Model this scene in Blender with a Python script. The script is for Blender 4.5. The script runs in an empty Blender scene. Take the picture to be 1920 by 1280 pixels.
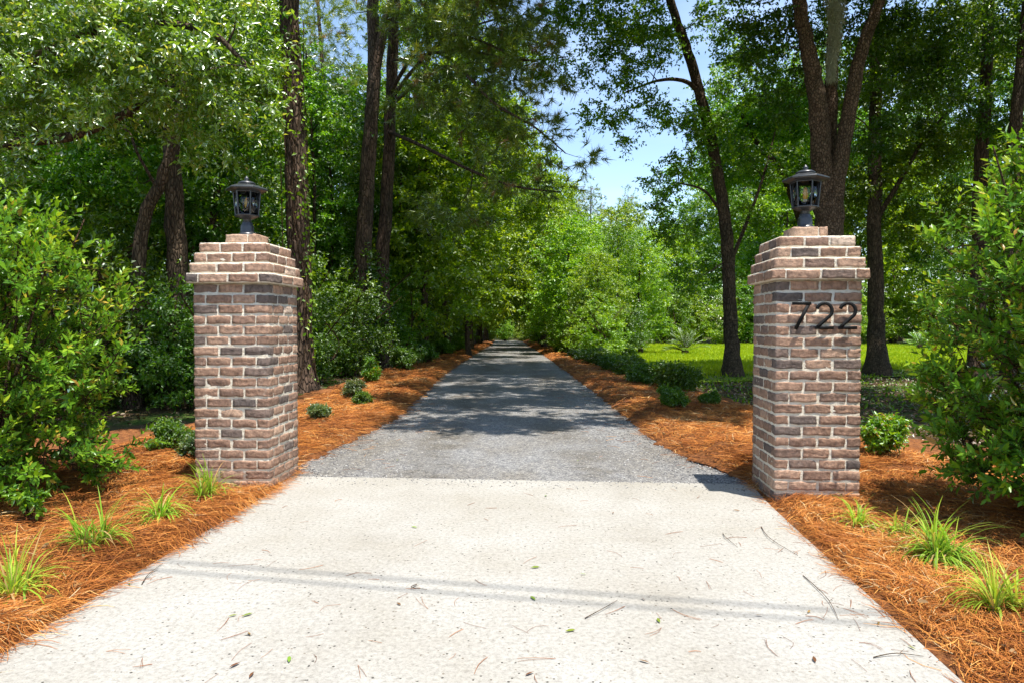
import bpy, bmesh, math, random
import numpy as np
from mathutils import Vector, noise as mnoise

R = np.random.default_rng(722)
random.seed(722)
sc = bpy.context.scene
COL = sc.collection

# ------------------------------------------------------------------ camera, world, sun, exposure
CAM_H = 1.344
F, CX, HY = 1280.0, 960.0, 611.0            # focal length, centre and horizon row of the 1920 px photo
cam = bpy.data.cameras.new('camera'); cam.lens = 24.0; cam.sensor_width = 36.0
cam.clip_start = 0.05; cam.clip_end = 1000.0
camo = bpy.data.objects.new('camera', cam); COL.objects.link(camo)
camo.location = (0, 0, CAM_H)
camo.rotation_euler = (math.radians(90) - math.atan(29.0 / F), 0, 0)
sc.camera = camo

TO_SUN = Vector((0.20, -0.23, 1.0)).normalized()
world = bpy.data.worlds.new('World'); sc.world = world; world.use_nodes = True
wn, wl = world.node_tree.nodes, world.node_tree.links
bg = wn['Background']; bg.inputs['Strength'].default_value = 0.115
sky = wn.new('ShaderNodeTexSky'); sky.sky_type = 'NISHITA'; sky.sun_disc = False
sky.sun_elevation = math.asin(TO_SUN.z)
sky.sun_rotation = math.atan2(TO_SUN.x, TO_SUN.y)
sky.air_density = 1.0; sky.dust_density = 0.3; sky.ozone_density = 1.0
# thin high cloud veil over the sky
wtc = wn.new('ShaderNodeTexCoord'); wmap = wn.new('ShaderNodeMapping'); wmap.inputs['Scale'].default_value = (1.4, 1.4, 5.0)
wno = wn.new('ShaderNodeTexNoise'); wno.inputs['Scale'].default_value = 2.2; wno.inputs['Detail'].default_value = 7
wrp = wn.new('ShaderNodeValToRGB'); wrp.color_ramp.elements[0].position = 0.42; wrp.color_ramp.elements[1].position = 0.78
wrp.color_ramp.elements[1].color = (0.22, 0.22, 0.22, 1)
wmx = wn.new('ShaderNodeMixRGB'); wmx.inputs[2].default_value = (7.0, 7.6, 8.4, 1)
wl.new(wtc.outputs['Generated'], wmap.inputs['Vector']); wl.new(wmap.outputs['Vector'], wno.inputs['Vector'])
wl.new(wno.outputs['Fac'], wrp.inputs['Fac']); wl.new(wrp.outputs['Color'], wmx.inputs[0])
wl.new(sky.outputs['Color'], wmx.inputs[1]); wl.new(wmx.outputs['Color'], bg.inputs['Color'])

sun = bpy.data.lights.new('sun', 'SUN'); sun.energy = 3.8; sun.angle = math.radians(0.53); sun.color = (1.0, 0.955, 0.88)
suno = bpy.data.objects.new('sun', sun); COL.objects.link(suno)
suno.rotation_euler = TO_SUN.to_track_quat('Z', 'Y').to_euler(); suno.location = (4, -4, 30)

sc.view_settings.view_transform = 'Standard'; sc.view_settings.look = 'None'
sc.view_settings.exposure = 1.32; sc.view_settings.gamma = 1.0
try:
    sc.cycles.max_bounces = 7; sc.cycles.diffuse_bounces = 5; sc.cycles.transmission_bounces = 5
    sc.cycles.transparent_max_bounces = 12
except Exception:
    pass

# ------------------------------------------------------------------ helpers
def W(px, py, d):
    """world point seen at photo pixel (px, py) at depth d"""
    return np.array([(px - CX) / F * d, d, CAM_H + (HY - py) / F * d])

def G(px, py):
    """ground point seen at photo pixel"""
    d = CAM_H * F / (py - HY)
    return np.array([(px - CX) / F * d, d, 0.0])

def unit(v):
    v = np.asarray(v, float)
    return v / np.maximum(np.linalg.norm(v, axis=-1, keepdims=True), 1e-9)

class MB:
    """numpy mesh builder: collects vertices, faces, a per-vertex random value and material slots"""
    def __init__(s):
        s.v, s.f, s.r, s.m, s.n = [], [], [], [], 0
    def add(s, v, f, rnd=None, mat=0):
        v = np.asarray(v, np.float32).reshape(-1, 3); f = np.asarray(f, np.int64)
        s.v.append(v); s.f.append(f + s.n)
        s.m.append(np.full(len(f), mat, np.int32))
        if rnd is None: rnd = np.zeros(len(v))
        s.r.append(np.broadcast_to(np.asarray(rnd, np.float32), (len(v),)))
        s.n += len(v); return s
    def mesh(s, name, mats, smooth=False):
        me = bpy.data.meshes.new(name)
        v = np.concatenate(s.v); me.vertices.add(len(v)); me.vertices.foreach_set('co', v.ravel())
        tot = np.concatenate([np.full(len(f), f.shape[1], np.int32) for f in s.f])
        idx = np.concatenate([f.ravel() for f in s.f]).astype(np.int32)
        me.loops.add(len(idx)); me.loops.foreach_set('vertex_index', idx)
        me.polygons.add(len(tot))
        st = np.concatenate([[0], np.cumsum(tot)[:-1]]).astype(np.int32)
        me.polygons.foreach_set('loop_start', st); me.polygons.foreach_set('loop_total', tot)
        me.polygons.foreach_set('material_index', np.concatenate(s.m))
        if smooth: me.polygons.foreach_set('use_smooth', np.ones(len(tot), bool))
        a = me.attributes.new('rnd', 'FLOAT', 'POINT'); a.data.foreach_set('value', np.concatenate(s.r).astype(np.float32))
        for m in (mats if isinstance(mats, (list, tuple)) else [mats]): me.materials.append(m)
        me.update(); me.validate()
        return me
    def obj(s, name, mats, parent=None, smooth=False):
        o = bpy.data.objects.new(name, s.mesh(name, mats, smooth)); COL.objects.link(o)
        if parent: o.parent = parent
        return o

def tag(o, label=None, cat=None, group=None, kind=None):
    if label: o['label'] = label
    if cat: o['category'] = cat
    if group: o['group'] = group
    if kind: o['kind'] = kind
    return o

def empty(name, loc=(0, 0, 0), rz=0.0):
    o = bpy.data.objects.new(name, None); COL.objects.link(o)
    o.location = tuple(map(float, loc)); o.rotation_euler = (0, 0, rz); o.empty_display_size = 0.2
    return o

def copy_tree(o, parent=None):
    c = o.copy(); COL.objects.link(c)
    if parent: c.parent = parent
    for ch in list(o.children): copy_tree(ch, c)
    return c

def tube(mb, pts, rad, sides=8, rnd=0.5, mat=0, cap=True, wob=0.0):
    pts = np.asarray(pts, float); n = len(pts); rad = np.broadcast_to(np.asarray(rad, float), (n,))
    t = unit(np.gradient(pts, axis=0))
    ref = np.array([1.0, 0, 0]) if abs(t[0, 0]) < 0.8 else np.array([0, 1.0, 0])
    u = unit(np.cross(t, ref)); w = np.cross(t, u)
    a = np.linspace(0, 2 * np.pi, sides, endpoint=False)
    rr = rad[:, None] * np.ones(sides)
    if wob: rr = rr * (1 + R.normal(0, wob, (n, sides)))
    v = pts[:, None] + rr[..., None] * (np.cos(a)[None, :, None] * u[:, None] + np.sin(a)[None, :, None] * w[:, None])
    i = np.arange(n - 1)[:, None] * sides; j = np.arange(sides)[None]; k = (j + 1) % sides
    f = np.stack([i + j, i + k, i + sides + k, i + sides + j], -1).reshape(-1, 4)
    mb.add(v.reshape(-1, 3), f, rnd, mat)

def smooth_path(P, n):
    P = np.asarray(P, float); m = len(P)
    if m < 3:
        t = np.linspace(0, 1, n)[:, None]; return P[0] * (1 - t) + P[-1] * t
    out = []
    for s in np.linspace(0, m - 1, n):
        i = min(int(s), m - 2); t = s - i
        p0, p1, p2, p3 = P[max(i - 1, 0)], P[i], P[i + 1], P[min(i + 2, m - 1)]
        out.append(0.5 * (2 * p1 + (p2 - p0) * t + (2 * p0 - 5 * p1 + 4 * p2 - p3) * t * t + (3 * p1 - p0 - 3 * p2 + p3) * t ** 3))
    return np.array(out)

def leaves(mb, P, axis, nrm, L, wd, rnd, mat=0, lod=0, fold=0.25, curl=0.25):
    """many leaves at once. lod 0: folded diamond, lod 1: eight-vertex curved leaf"""
    n = len(P)
    if n == 0: return
    L = np.broadcast_to(np.asarray(L, float), (n,))[:, None]; wd = np.broadcast_to(np.asarray(wd, float), (n,))[:, None]
    ax = unit(axis); nr = unit(nrm - ax * np.sum(nrm * ax, 1, keepdims=True)); sd = np.cross(ax, nr)
    if lod == 0:
        b = P; tp = P + ax * L - nr * L * curl * 0.3
        m = P + ax * L * 0.45
        l = m + sd * wd * 0.5 + nr * wd * fold; r = m - sd * wd * 0.5 + nr * wd * fold
        v = np.stack([b, r, tp, l], 1).reshape(-1, 3)
        f = (np.arange(n)[:, None, None] * 4 + np.array([[0, 1, 2], [0, 2, 3]])[None]).reshape(-1, 3)
        mb.add(v, f, np.repeat(rnd, 4), mat)
    else:
        def pt(t, s):
            return P + ax * L * t - nr * L * curl * t * t + sd * wd * 0.5 * s + nr * wd * fold * abs(s)
        v = np.stack([pt(0, 0), pt(.3, 0), pt(.68, 0), pt(1, 0), pt(.27, .82), pt(.62, .86), pt(.27, -.82), pt(.62, -.86)], 1).reshape(-1, 3)
        T = np.array([[0, 4, 1], [0, 1, 6], [1, 4, 5], [1, 5, 2], [1, 2, 7], [1, 7, 6], [2, 5, 3], [2, 3, 7]])
        f = (np.arange(n)[:, None, None] * 8 + T[None]).reshape(-1, 3)
        mb.add(v, f, np.repeat(rnd, 8), mat)

# ------------------------------------------------------------------ materials
def new_mat(name):
    m = bpy.data.materials.new(name); m.use_nodes = True
    nt = m.node_tree; b = nt.nodes['Principled BSDF']
    return m, nt, b

def N(nt, kind, **kw):
    n = nt.nodes.new(kind)
    for k, v in kw.items():
        if k in n.inputs: n.inputs[k].default_value = v
        else: setattr(n, k, v)
    return n

def ramp(nt, stops, src=None):
    r = nt.nodes.new('ShaderNodeValToRGB'); e = r.color_ramp.elements
    while len(e) < len(stops): e.new(0.5)
    for i, (p, c) in enumerate(stops):
        e[i].position = p; e[i].color = (*c, 1) if len(c) == 3 else c
    if src is not None: nt.links.new(src, r.inputs['Fac'])
    return r

def leaf_mat(name, stops, trans=0.5, gloss=0.10, rough=0.42, tint=(1.5, 1.35, 0.45), objvar=0.16):
    m = bpy.data.materials.new(name); m.use_nodes = True; nt = m.node_tree; nt.nodes.clear(); L = nt.links.new
    at = N(nt, 'ShaderNodeAttribute', attribute_name='rnd')
    rp = ramp(nt, stops, at.outputs['Fac'])
    oi = N(nt, 'ShaderNodeObjectInfo')
    hs = N(nt, 'ShaderNodeHueSaturation')
    mr = N(nt, 'ShaderNodeMapRange'); mr.inputs['To Min'].default_value = 1 - objvar; mr.inputs['To Max'].default_value = 1 + objvar
    L(oi.outputs['Random'], mr.inputs['Value']); L(mr.outputs['Result'], hs.inputs['Value'])
    mr2 = N(nt, 'ShaderNodeMapRange'); mr2.inputs['To Min'].default_value = 0.5 - objvar * .08; mr2.inputs['To Max'].default_value = 0.5 + objvar * .08
    L(oi.outputs['Random'], mr2.inputs['Value']); L(mr2.outputs['Result'], hs.inputs['Hue'])
    L(rp.outputs['Color'], hs.inputs['Color'])
    d = N(nt, 'ShaderNodeBsdfDiffuse'); t = N(nt, 'ShaderNodeBsdfTranslucent'); g = N(nt, 'ShaderNodeBsdfGlossy', Roughness=rough)
    g.inputs['Color'].default_value = (0.9, 0.95, 0.9, 1)
    tm = N(nt, 'ShaderNodeMixRGB', blend_type='MULTIPLY'); tm.inputs[0].default_value = 1; tm.inputs[2].default_value = (*tint, 1)
    L(hs.outputs['Color'], d.inputs['Color']); L(hs.outputs['Color'], tm.inputs[1]); L(tm.outputs['Color'], t.inputs['Color'])
    m1 = N(nt, 'ShaderNodeMixShader'); m1.inputs[0].default_value = trans
    L(d.outputs[0], m1.inputs[1]); L(t.outputs[0], m1.inputs[2])
    fr = N(nt, 'ShaderNodeFresnel', IOR=1.4); ma = N(nt, 'ShaderNodeMath', operation='MULTIPLY'); ma.inputs[1].default_value = gloss * 4
    L(fr.outputs[0], ma.inputs[0]); ma.use_clamp = True
    m2 = N(nt, 'ShaderNodeMixShader'); L(ma.outputs[0], m2.inputs[0]); L(m1.outputs[0], m2.inputs[1]); L(g.outputs[0], m2.inputs[2])
    out = N(nt, 'ShaderNodeOutputMaterial'); L(m2.outputs[0], out.inputs['Surface'])
    return m

def bark_mat(name, dark, light, scale=9.0, zs=0.22, rough=0.92):
    m, nt, b = new_mat(name); L = nt.links.new
    tc = N(nt, 'ShaderNodeTexCoord'); mp = N(nt, 'ShaderNodeMapping'); mp.inputs['Scale'].default_value = (1, 1, zs)
    L(tc.outputs['Object'], mp.inputs['Vector'])
    n1 = N(nt, 'ShaderNodeTexNoise', Scale=scale, Detail=6, Roughness=0.65); L(mp.outputs[0], n1.inputs['Vector'])
    v = N(nt, 'ShaderNodeTexVoronoi', Scale=scale * 1.6, feature='DISTANCE_TO_EDGE'); L(mp.outputs[0], v.inputs['Vector'])
    n2 = N(nt, 'ShaderNodeTexNoise', Scale=1.3, Detail=3); L(tc.outputs['Object'], n2.inputs['Vector'])
    r1 = ramp(nt, [(0.3, dark), (0.72, light)], n1.outputs['Fac'])
    mx = N(nt, 'ShaderNodeMixRGB', blend_type='MULTIPLY'); mx.inputs[0].default_value = 0.75
    r2 = ramp(nt, [(0.0, (0.25, 0.23, 0.2)), (0.18, (1, 1, 1))], v.outputs['Distance'])
    L(r1.outputs[0], mx.inputs[1]); L(r2.outputs[0], mx.inputs[2])
    mx2 = N(nt, 'ShaderNodeMixRGB', blend_type='MULTIPLY'); mx2.inputs[0].default_value = 0.6
    r3 = ramp(nt, [(0.35, (0.7, 0.75, 0.65)), (0.65, (1.2, 1.15, 1.1))], n2.outputs['Fac'])
    L(mx.outputs[0], mx2.inputs[1]); L(r3.outputs[0], mx2.inputs[2]); L(mx2.outputs[0], b.inputs['Base Color'])
    b.inputs['Roughness'].default_value = rough; b.inputs['Specular IOR Level'].default_value = 0.2
    ad = N(nt, 'ShaderNodeMath', operation='ADD'); L(n1.outputs['Fac'], ad.inputs[0]); L(r2.outputs[0], ad.inputs[1])
    bp = N(nt, 'ShaderNodeBump', Strength=0.9, Distance=0.04); L(ad.outputs[0], bp.inputs['Height']); L(bp.outputs[0], b.inputs['Normal'])
    return m

M = {}
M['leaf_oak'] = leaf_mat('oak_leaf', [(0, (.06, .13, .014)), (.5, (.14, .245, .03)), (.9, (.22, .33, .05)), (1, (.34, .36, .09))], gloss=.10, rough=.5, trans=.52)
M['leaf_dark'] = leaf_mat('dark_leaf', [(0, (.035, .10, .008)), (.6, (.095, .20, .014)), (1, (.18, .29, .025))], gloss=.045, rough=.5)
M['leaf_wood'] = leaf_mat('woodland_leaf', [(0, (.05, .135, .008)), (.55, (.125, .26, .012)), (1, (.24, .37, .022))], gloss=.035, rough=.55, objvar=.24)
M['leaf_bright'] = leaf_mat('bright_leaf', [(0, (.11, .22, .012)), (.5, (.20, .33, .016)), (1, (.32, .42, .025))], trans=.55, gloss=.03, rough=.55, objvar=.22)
M['leaf_shrub'] = leaf_mat('shrub_leaf', [(0, (.045, .13, .012)), (.45, (.11, .26, .016)), (.8, (.22, .38, .02)), (.95, (.36, .48, .03)), (.97, (.48, .40, .04)), (1, (.40, .22, .05))], trans=.42, gloss=.10, rough=.3, objvar=.05)
M['leaf_shrub_red'] = leaf_mat('small_shrub_leaf', [(0, (.045, .10, .03)), (.6, (.09, .16, .045)), (1, (.19, .24, .08))], gloss=.07, objvar=.15)
M['needle'] = leaf_mat('pine_needle', [(0, (.07, .13, .025)), (.55, (.20, .29, .045)), (.85, (.34, .40, .07)), (1, (.30, .20, .09))], trans=.42, gloss=.06, objvar=.12)
M['tuft'] = leaf_mat('tuft_blade', [(0, (.13, .28, .02)), (.5, (.22, .42, .03)), (.96, (.44, .52, .06)), (1, (.48, .34, .14))], trans=.45, gloss=.07, objvar=.08)
M['grass'] = leaf_mat('grass_blade', [(0, (.19, .31, .012)), (.5, (.31, .42, .018)), (1, (.44, .48, .03))], trans=.45, gloss=.03, objvar=0)
M['litter'] = leaf_mat('litter_leaf', [(0, (.06, .03, .013)), (.5, (.13, .07, .032)), (.85, (.26, .16, .075)), (1, (.09, .16, .03))], trans=.1, gloss=.05, objvar=0)
M['fallen_brown'] = leaf_mat('fallen_brown', [(0, (.13, .07, .03)), (1, (.22, .12, .05))], trans=.1, gloss=.05, objvar=.3)
M['fallen_green'] = leaf_mat('fallen_green', [(0, (.14, .22, .03)), (1, (.2, .26, .04))], trans=.2, gloss=.05, objvar=.2)
M['straw'] = leaf_mat('straw_needle', [(0, (.085, .028, .012)), (.35, (.29, .092, .022)), (.7, (.52, .20, .045)), (.9, (.66, .34, .09)), (1, (.58, .44, .24))], trans=.15, gloss=.05, tint=(1, .9, .8), objvar=0)
M['moss'] = leaf_mat('spanish_moss', [(0, (.36, .39, .29)), (1, (.64, .66, .54))], trans=.25, gloss=.02, objvar=0)
M['bark_pine'] = bark_mat('pine_bark', (.055, .036, .026), (.19, .125, .09), 10, .25)
M['bark_oak'] = bark_mat('oak_bark', (.05, .036, .025), (.17, .12, .08), 14, .3)
M['bark_brown'] = bark_mat('brown_bark', (.085, .055, .036), (.22, .15, .10), 12, .6)
M['twig'] = bark_mat('twig_bark', (.06, .035, .02), (.17, .10, .055), 30, .4)

def concrete_mat():
    m, nt, b = new_mat('shell_concrete'); L = nt.links.new
    tc = N(nt, 'ShaderNodeTexCoord'); o = tc.outputs['Object']
    n1 = N(nt, 'ShaderNodeTexNoise', Scale=1.1, Detail=5, Roughness=.6); L(o, n1.inputs['Vector'])
    r1 = ramp(nt, [(0.3, (.272, .252, .215)), (0.62, (.322, .308, .28))], n1.outputs['Fac'])
    n2 = N(nt, 'ShaderNodeTexNoise', Scale=42, Detail=8, Roughness=.85); L(o, n2.inputs['Vector'])
    r2 = ramp(nt, [(0.36, (.50, .48, .45)), (0.5, (1, 1, .99)), (.66, (1.3, 1.3, 1.28))], n2.outputs['Fac'])
    mx = N(nt, 'ShaderNodeMixRGB', blend_type='MULTIPLY'); mx.inputs[0].default_value = .8; L(r1.outputs[0], mx.inputs[1]); L(r2.outputs[0], mx.inputs[2])
    # shell and stone chips
    v = N(nt, 'ShaderNodeTexVoronoi', Scale=75, Randomness=1.0); L(o, v.inputs['Vector'])
    sp = N(nt, 'ShaderNodeSeparateColor'); L(v.outputs['Color'], sp.inputs[0])
    cr = ramp(nt, [(0.0, (.16, .15, .14)), (0.014, (.5, .44, .38)), (.026, (1, 1, 1)), (.86, (1, 1, 1)), (.9, (1.16, 1.15, 1.12))], sp.outputs[0]); cr.color_ramp.interpolation = 'CONSTANT'
    dm = N(nt, 'ShaderNodeMath', operation='LESS_THAN'); dm.inputs[1].default_value = .42; L(v.outputs['Distance'], dm.inputs[0])
    mc = N(nt, 'ShaderNodeMixRGB', blend_type='MULTIPLY'); L(dm.outputs[0], mc.inputs[0]); L(mx.outputs[0], mc.inputs[1]); L(cr.outputs[0], mc.inputs[2])
    nd_ = N(nt, 'ShaderNodeTexNoise', Scale=60, Detail=3); L(o, nd_.inputs['Vector'])
    va = N(nt, 'ShaderNodeMixRGB', blend_type='ADD'); va.inputs[0].default_value = .03; L(o, va.inputs[1]); L(nd_.outputs['Color'], va.inputs[2])
    v2 = N(nt, 'ShaderNodeTexVoronoi', Scale=26, Randomness=1.0); L(va.outputs[0], v2.inputs['Vector'])
    sp2 = N(nt, 'ShaderNodeSeparateColor'); L(v2.outputs['Color'], sp2.inputs[0])
    c2 = ramp(nt, [(0, (.12, .12, .12)), (.014, (.5, .43, .37)), (.024, (1, 1, 1))], sp2.outputs[1]); c2.color_ramp.interpolation = 'CONSTANT'
    d2 = N(nt, 'ShaderNodeMath', operation='LESS_THAN'); d2.inputs[1].default_value = .15; L(v2.outputs['Distance'], d2.inputs[0])
    m2 = N(nt, 'ShaderNodeMixRGB', blend_type='MULTIPLY'); L(d2.outputs[0], m2.inputs[0]); L(mc.outputs[0], m2.inputs[1]); L(c2.outputs[0], m2.inputs[2])
    sx = N(nt, 'ShaderNodeSeparateXYZ'); L(o, sx.inputs[0])
    ab = N(nt, 'ShaderNodeMath', operation='ABSOLUTE'); L(sx.outputs['X'], ab.inputs[0])
    sb = N(nt, 'ShaderNodeMath', operation='SUBTRACT'); sb.inputs[1].default_value = .85; L(ab.outputs[0], sb.inputs[0])
    a2 = N(nt, 'ShaderNodeMath', operation='ABSOLUTE'); L(sb.outputs[0], a2.inputs[0])
    tr = ramp(nt, [(.05, (1, 1, 1)), (.38, (0, 0, 0))], a2.outputs[0])
    n5 = N(nt, 'ShaderNodeTexNoise', Scale=2.6, Detail=7, Roughness=.7); L(o, n5.inputs['Vector'])
    nr5 = ramp(nt, [(.42, (0, 0, 0)), (.68, (.55, .55, .55))], n5.outputs['Fac'])
    tm_ = N(nt, 'ShaderNodeMath', operation='MULTIPLY'); L(tr.outputs[0], tm_.inputs[0]); L(nr5.outputs[0], tm_.inputs[1])
    m5 = N(nt, 'ShaderNodeMixRGB', blend_type='MULTIPLY'); L(tm_.outputs[0], m5.inputs[0]); L(m2.outputs[0], m5.inputs[1]); m5.inputs[2].default_value = (.78, .76, .73, 1)
    L(m5.outputs[0], b.inputs['Base Color']); b.inputs['Roughness'].default_value = .85; b.inputs['Specular IOR Level'].default_value = .25
    bp = N(nt, 'ShaderNodeBump', Strength=.45, Distance=.006); L(n2.outputs['Fac'], bp.inputs['Height']); L(bp.outputs[0], b.inputs['Normal'])
    return m
M['concrete'] = concrete_mat()

def gravel_mat():
    m, nt, b = new_mat('gravel'); L = nt.links.new
    tc = N(nt, 'ShaderNodeTexCoord'); o = tc.outputs['Object']
    v = N(nt, 'ShaderNodeTexVoronoi', Scale=85); L(o, v.inputs['Vector'])
    sp = N(nt, 'ShaderNodeSeparateColor'); L(v.outputs['Color'], sp.inputs[0])
    r1 = ramp(nt, [(0, (.10, .10, .104)), (.35, (.178, .177, .178)), (.7, (.245, .241, .234)), (1, (.37, .36, .345))], sp.outputs[0])
    n1 = N(nt, 'ShaderNodeTexNoise', Scale=.7, Detail=6, Roughness=.62); L(o, n1.inputs['Vector'])
    mp = N(nt, 'ShaderNodeMapping'); mp.inputs['Scale'].default_value = (1, .45, 1); L(o, mp.inputs['Vector']); L(mp.outputs[0], n1.inputs['Vector'])
    r2 = ramp(nt, [(.42, (1, 1, 1)), (.66, (.74, .65, .52))], n1.outputs['Fac'])
    mx = N(nt, 'ShaderNodeMixRGB', blend_type='MULTIPLY'); mx.inputs[0].default_value = .9; L(r1.outputs[0], mx.inputs[1]); L(r2.outputs[0], mx.inputs[2])
    n3 = N(nt, 'ShaderNodeTexNoise', Scale=16, Detail=5, Roughness=.7); L(o, n3.inputs['Vector'])
    r3 = ramp(nt, [(.35, (.72, .72, .74)), (.6, (1.12, 1.12, 1.1))], n3.outputs['Fac'])
    m3 = N(nt, 'ShaderNodeMixRGB', blend_type='MULTIPLY'); m3.inputs[0].default_value = 1; L(mx.outputs[0], m3.inputs[1]); L(r3.outputs[0], m3.inputs[2])
    sx = N(nt, 'ShaderNodeSeparateXYZ'); L(o, sx.inputs[0])
    ab = N(nt, 'ShaderNodeMath', operation='ABSOLUTE'); L(sx.outputs['X'], ab.inputs[0])
    sb = N(nt, 'ShaderNodeMath', operation='SUBTRACT'); sb.inputs[1].default_value = .8; L(ab.outputs[0], sb.inputs[0])
    a2 = N(nt, 'ShaderNodeMath', operation='ABSOLUTE'); L(sb.outputs[0], a2.inputs[0])
    tr = ramp(nt, [(.12, (1, 1, 1)), (.5, (0, 0, 0))], a2.outputs[0])
    n5 = N(nt, 'ShaderNodeTexNoise', Scale=1.6, Detail=6, Roughness=.7); L(o, n5.inputs['Vector'])
    nr5 = ramp(nt, [(.38, (0, 0, 0)), (.62, (1, 1, 1))], n5.outputs['Fac'])
    tm_ = N(nt, 'ShaderNodeMath', operation='MULTIPLY'); L(tr.outputs[0], tm_.inputs[0]); L(nr5.outputs[0], tm_.inputs[1])
    m5 = N(nt, 'ShaderNodeMixRGB', blend_type='MULTIPLY'); L(tm_.outputs[0], m5.inputs[0]); L(m3.outputs[0], m5.inputs[1]); m5.inputs[2].default_value = (.66, .62, .56, 1)
    L(m5.outputs[0], b.inputs['Base Color']); b.inputs['Roughness'].default_value = .9; b.inputs['Specular IOR Level'].default_value = .3
    bp = N(nt, 'ShaderNodeBump', Strength=.9, Distance=.012); bp.invert = True; L(v.outputs['Distance'], bp.inputs['Height']); L(bp.outputs[0], b.inputs['Normal'])
    return m
M['gravel'] = gravel_mat()

def ground_mat(name, stops, scale=6.0, green=None, gsc=.6, gpos=(.5, .62)):
    m, nt, b = new_mat(name); L = nt.links.new
    tc = N(nt, 'ShaderNodeTexCoord'); o = tc.outputs['Object']
    n1 = N(nt, 'ShaderNodeTexNoise', Scale=scale, Detail=8, Roughness=.75); L(o, n1.inputs['Vector'])
    r1 = ramp(nt, stops, n1.outputs['Fac']); src = r1.outputs[0]
    if green:
        n2 = N(nt, 'ShaderNodeTexNoise', Scale=gsc, Detail=7, Roughness=.7); L(o, n2.inputs['Vector'])
        r2 = ramp(nt, [(gpos[0], (0, 0, 0)), (gpos[1], (1, 1, 1))], n2.outputs['Fac'])
        mx = N(nt, 'ShaderNodeMixRGB'); L(r2.outputs[0], mx.inputs[0]); L(src, mx.inputs[1]); mx.inputs[2].default_value = (*green, 1); src = mx.outputs[0]
    L(src, b.inputs['Base Color']); b.inputs['Roughness'].default_value = .95; b.inputs['Specular IOR Level'].default_value = .15
    bp = N(nt, 'ShaderNodeBump', Strength=.8, Distance=.04); L(n1.outputs['Fac'], bp.inputs['Height']); L(bp.outputs[0], b.inputs['Normal'])
    return m
M['ground'] = ground_mat('forest_floor', [(.3, (.03, .02, .011)), (.5, (.075, .046, .025)), (.72, (.14, .09, .05))], 9, (.05, .09, .014), .8, (.46, .6))
M['bed'] = ground_mat('straw_bed', [(.3, (.07, .028, .014)), (.5, (.20, .075, .026)), (.72, (.36, .155, .05))], 22)
M['lawn'] = ground_mat('lawn', [(.3, (.15, .24, .012)), (.55, (.25, .34, .016)), (.75, (.34, .38, .03))], 1.5)

def brick_mat():
    m, nt, b = new_mat('old_brick'); L = nt.links.new
    at = N(nt, 'ShaderNodeAttribute', attribute_name='rnd'); tc = N(nt, 'ShaderNodeTexCoord'); o = tc.outputs['Object']
    r = ramp(nt, [(0, (.12, .098, .088)), (.12, (.165, .125, .105)), (.24, (.235, .15, .11)), (.5, (.30, .185, .128)), (.75, (.39, .25, .175)), (.93, (.48, .33, .235)), (1, (.52, .40, .31))], at.outputs['Fac'])
    n1 = N(nt, 'ShaderNodeTexNoise', Scale=28, Detail=7, Roughness=.7); L(o, n1.inputs['Vector'])
    r1 = ramp(nt, [(.32, (.42, .40, .40)), (.52, (1.0, .98, .96)), (.70, (1.45, 1.38, 1.3))], n1.outputs['Fac'])
    mx = N(nt, 'ShaderNodeMixRGB', blend_type='MULTIPLY'); mx.inputs[0].default_value = .85; L(r.outputs[0], mx.inputs[1]); L(r1.outputs[0], mx.inputs[2])
    # lime smears
    n2 = N(nt, 'ShaderNodeTexNoise', Scale=11, Detail=8, Roughness=.75); L(o, n2.inputs['Vector'])
    r2 = ramp(nt, [(.58, (0, 0, 0)), (.78, (.55, .55, .55))], n2.outputs['Fac'])
    m2 = N(nt, 'ShaderNodeMixRGB'); L(r2.outputs[0], m2.inputs[0]); L(mx.outputs[0], m2.inputs[1]); m2.inputs[2].default_value = (.46, .39, .33, 1)
    L(m2.outputs[0], b.inputs['Base Color']); b.inputs['Roughness'].default_value = .92; b.inputs['Specular IOR Level'].default_value = .2
    bp = N(nt, 'ShaderNodeBump', Strength=1.0, Distance=.014); L(n1.outputs['Fac'], bp.inputs['Height']); L(bp.outputs[0], b.inputs['Normal'])
    return m
M['brick'] = brick_mat()
M['mortar'] = ground_mat('lime_mortar', [(.3, (.66, .57, .44)), (.5, (.80, .71, .57)), (.72, (.86, .80, .67))], 30)

def plain(name, col, rough=.5, metal=0.0, spec=.5, bump=0.0):
    m, nt, b = new_mat(name); L = nt.links.new
    n1 = N(nt, 'ShaderNodeTexNoise', Scale=35, Detail=4)
    tc = N(nt, 'ShaderNodeTexCoord'); L(tc.outputs['Object'], n1.inputs['Vector'])
    r = ramp(nt, [(.3, tuple(c * .8 for c in col)), (.7, tuple(min(1, c * 1.15) for c in col))], n1.outputs['Fac'])
    L(r.outputs[0], b.inputs['Base Color']); b.inputs['Roughness'].default_value = rough; b.inputs['Metallic'].default_value = metal
    b.inputs['Specular IOR Level'].default_value = spec
    if bump:
        bp = N(nt, 'ShaderNodeBump', Strength=bump, Distance=.003); L(n1.outputs['Fac'], bp.inputs['Height']); L(bp.outputs[0], b.inputs['Normal'])
    return m
M['black_metal'] = plain('black_metal', (.022, .024, .028), .38, 0, .6)
M['digit'] = plain('digit_black', (.006, .006, .006), .7, 0, .2)
M['amber'] = plain('amber_glass', (.55, .27, .03), .15)
M['socket'] = plain('socket', (.30, .27, .20), .4)
M['cable'] = plain('cable', (.02, .02, .02), .6)
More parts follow.
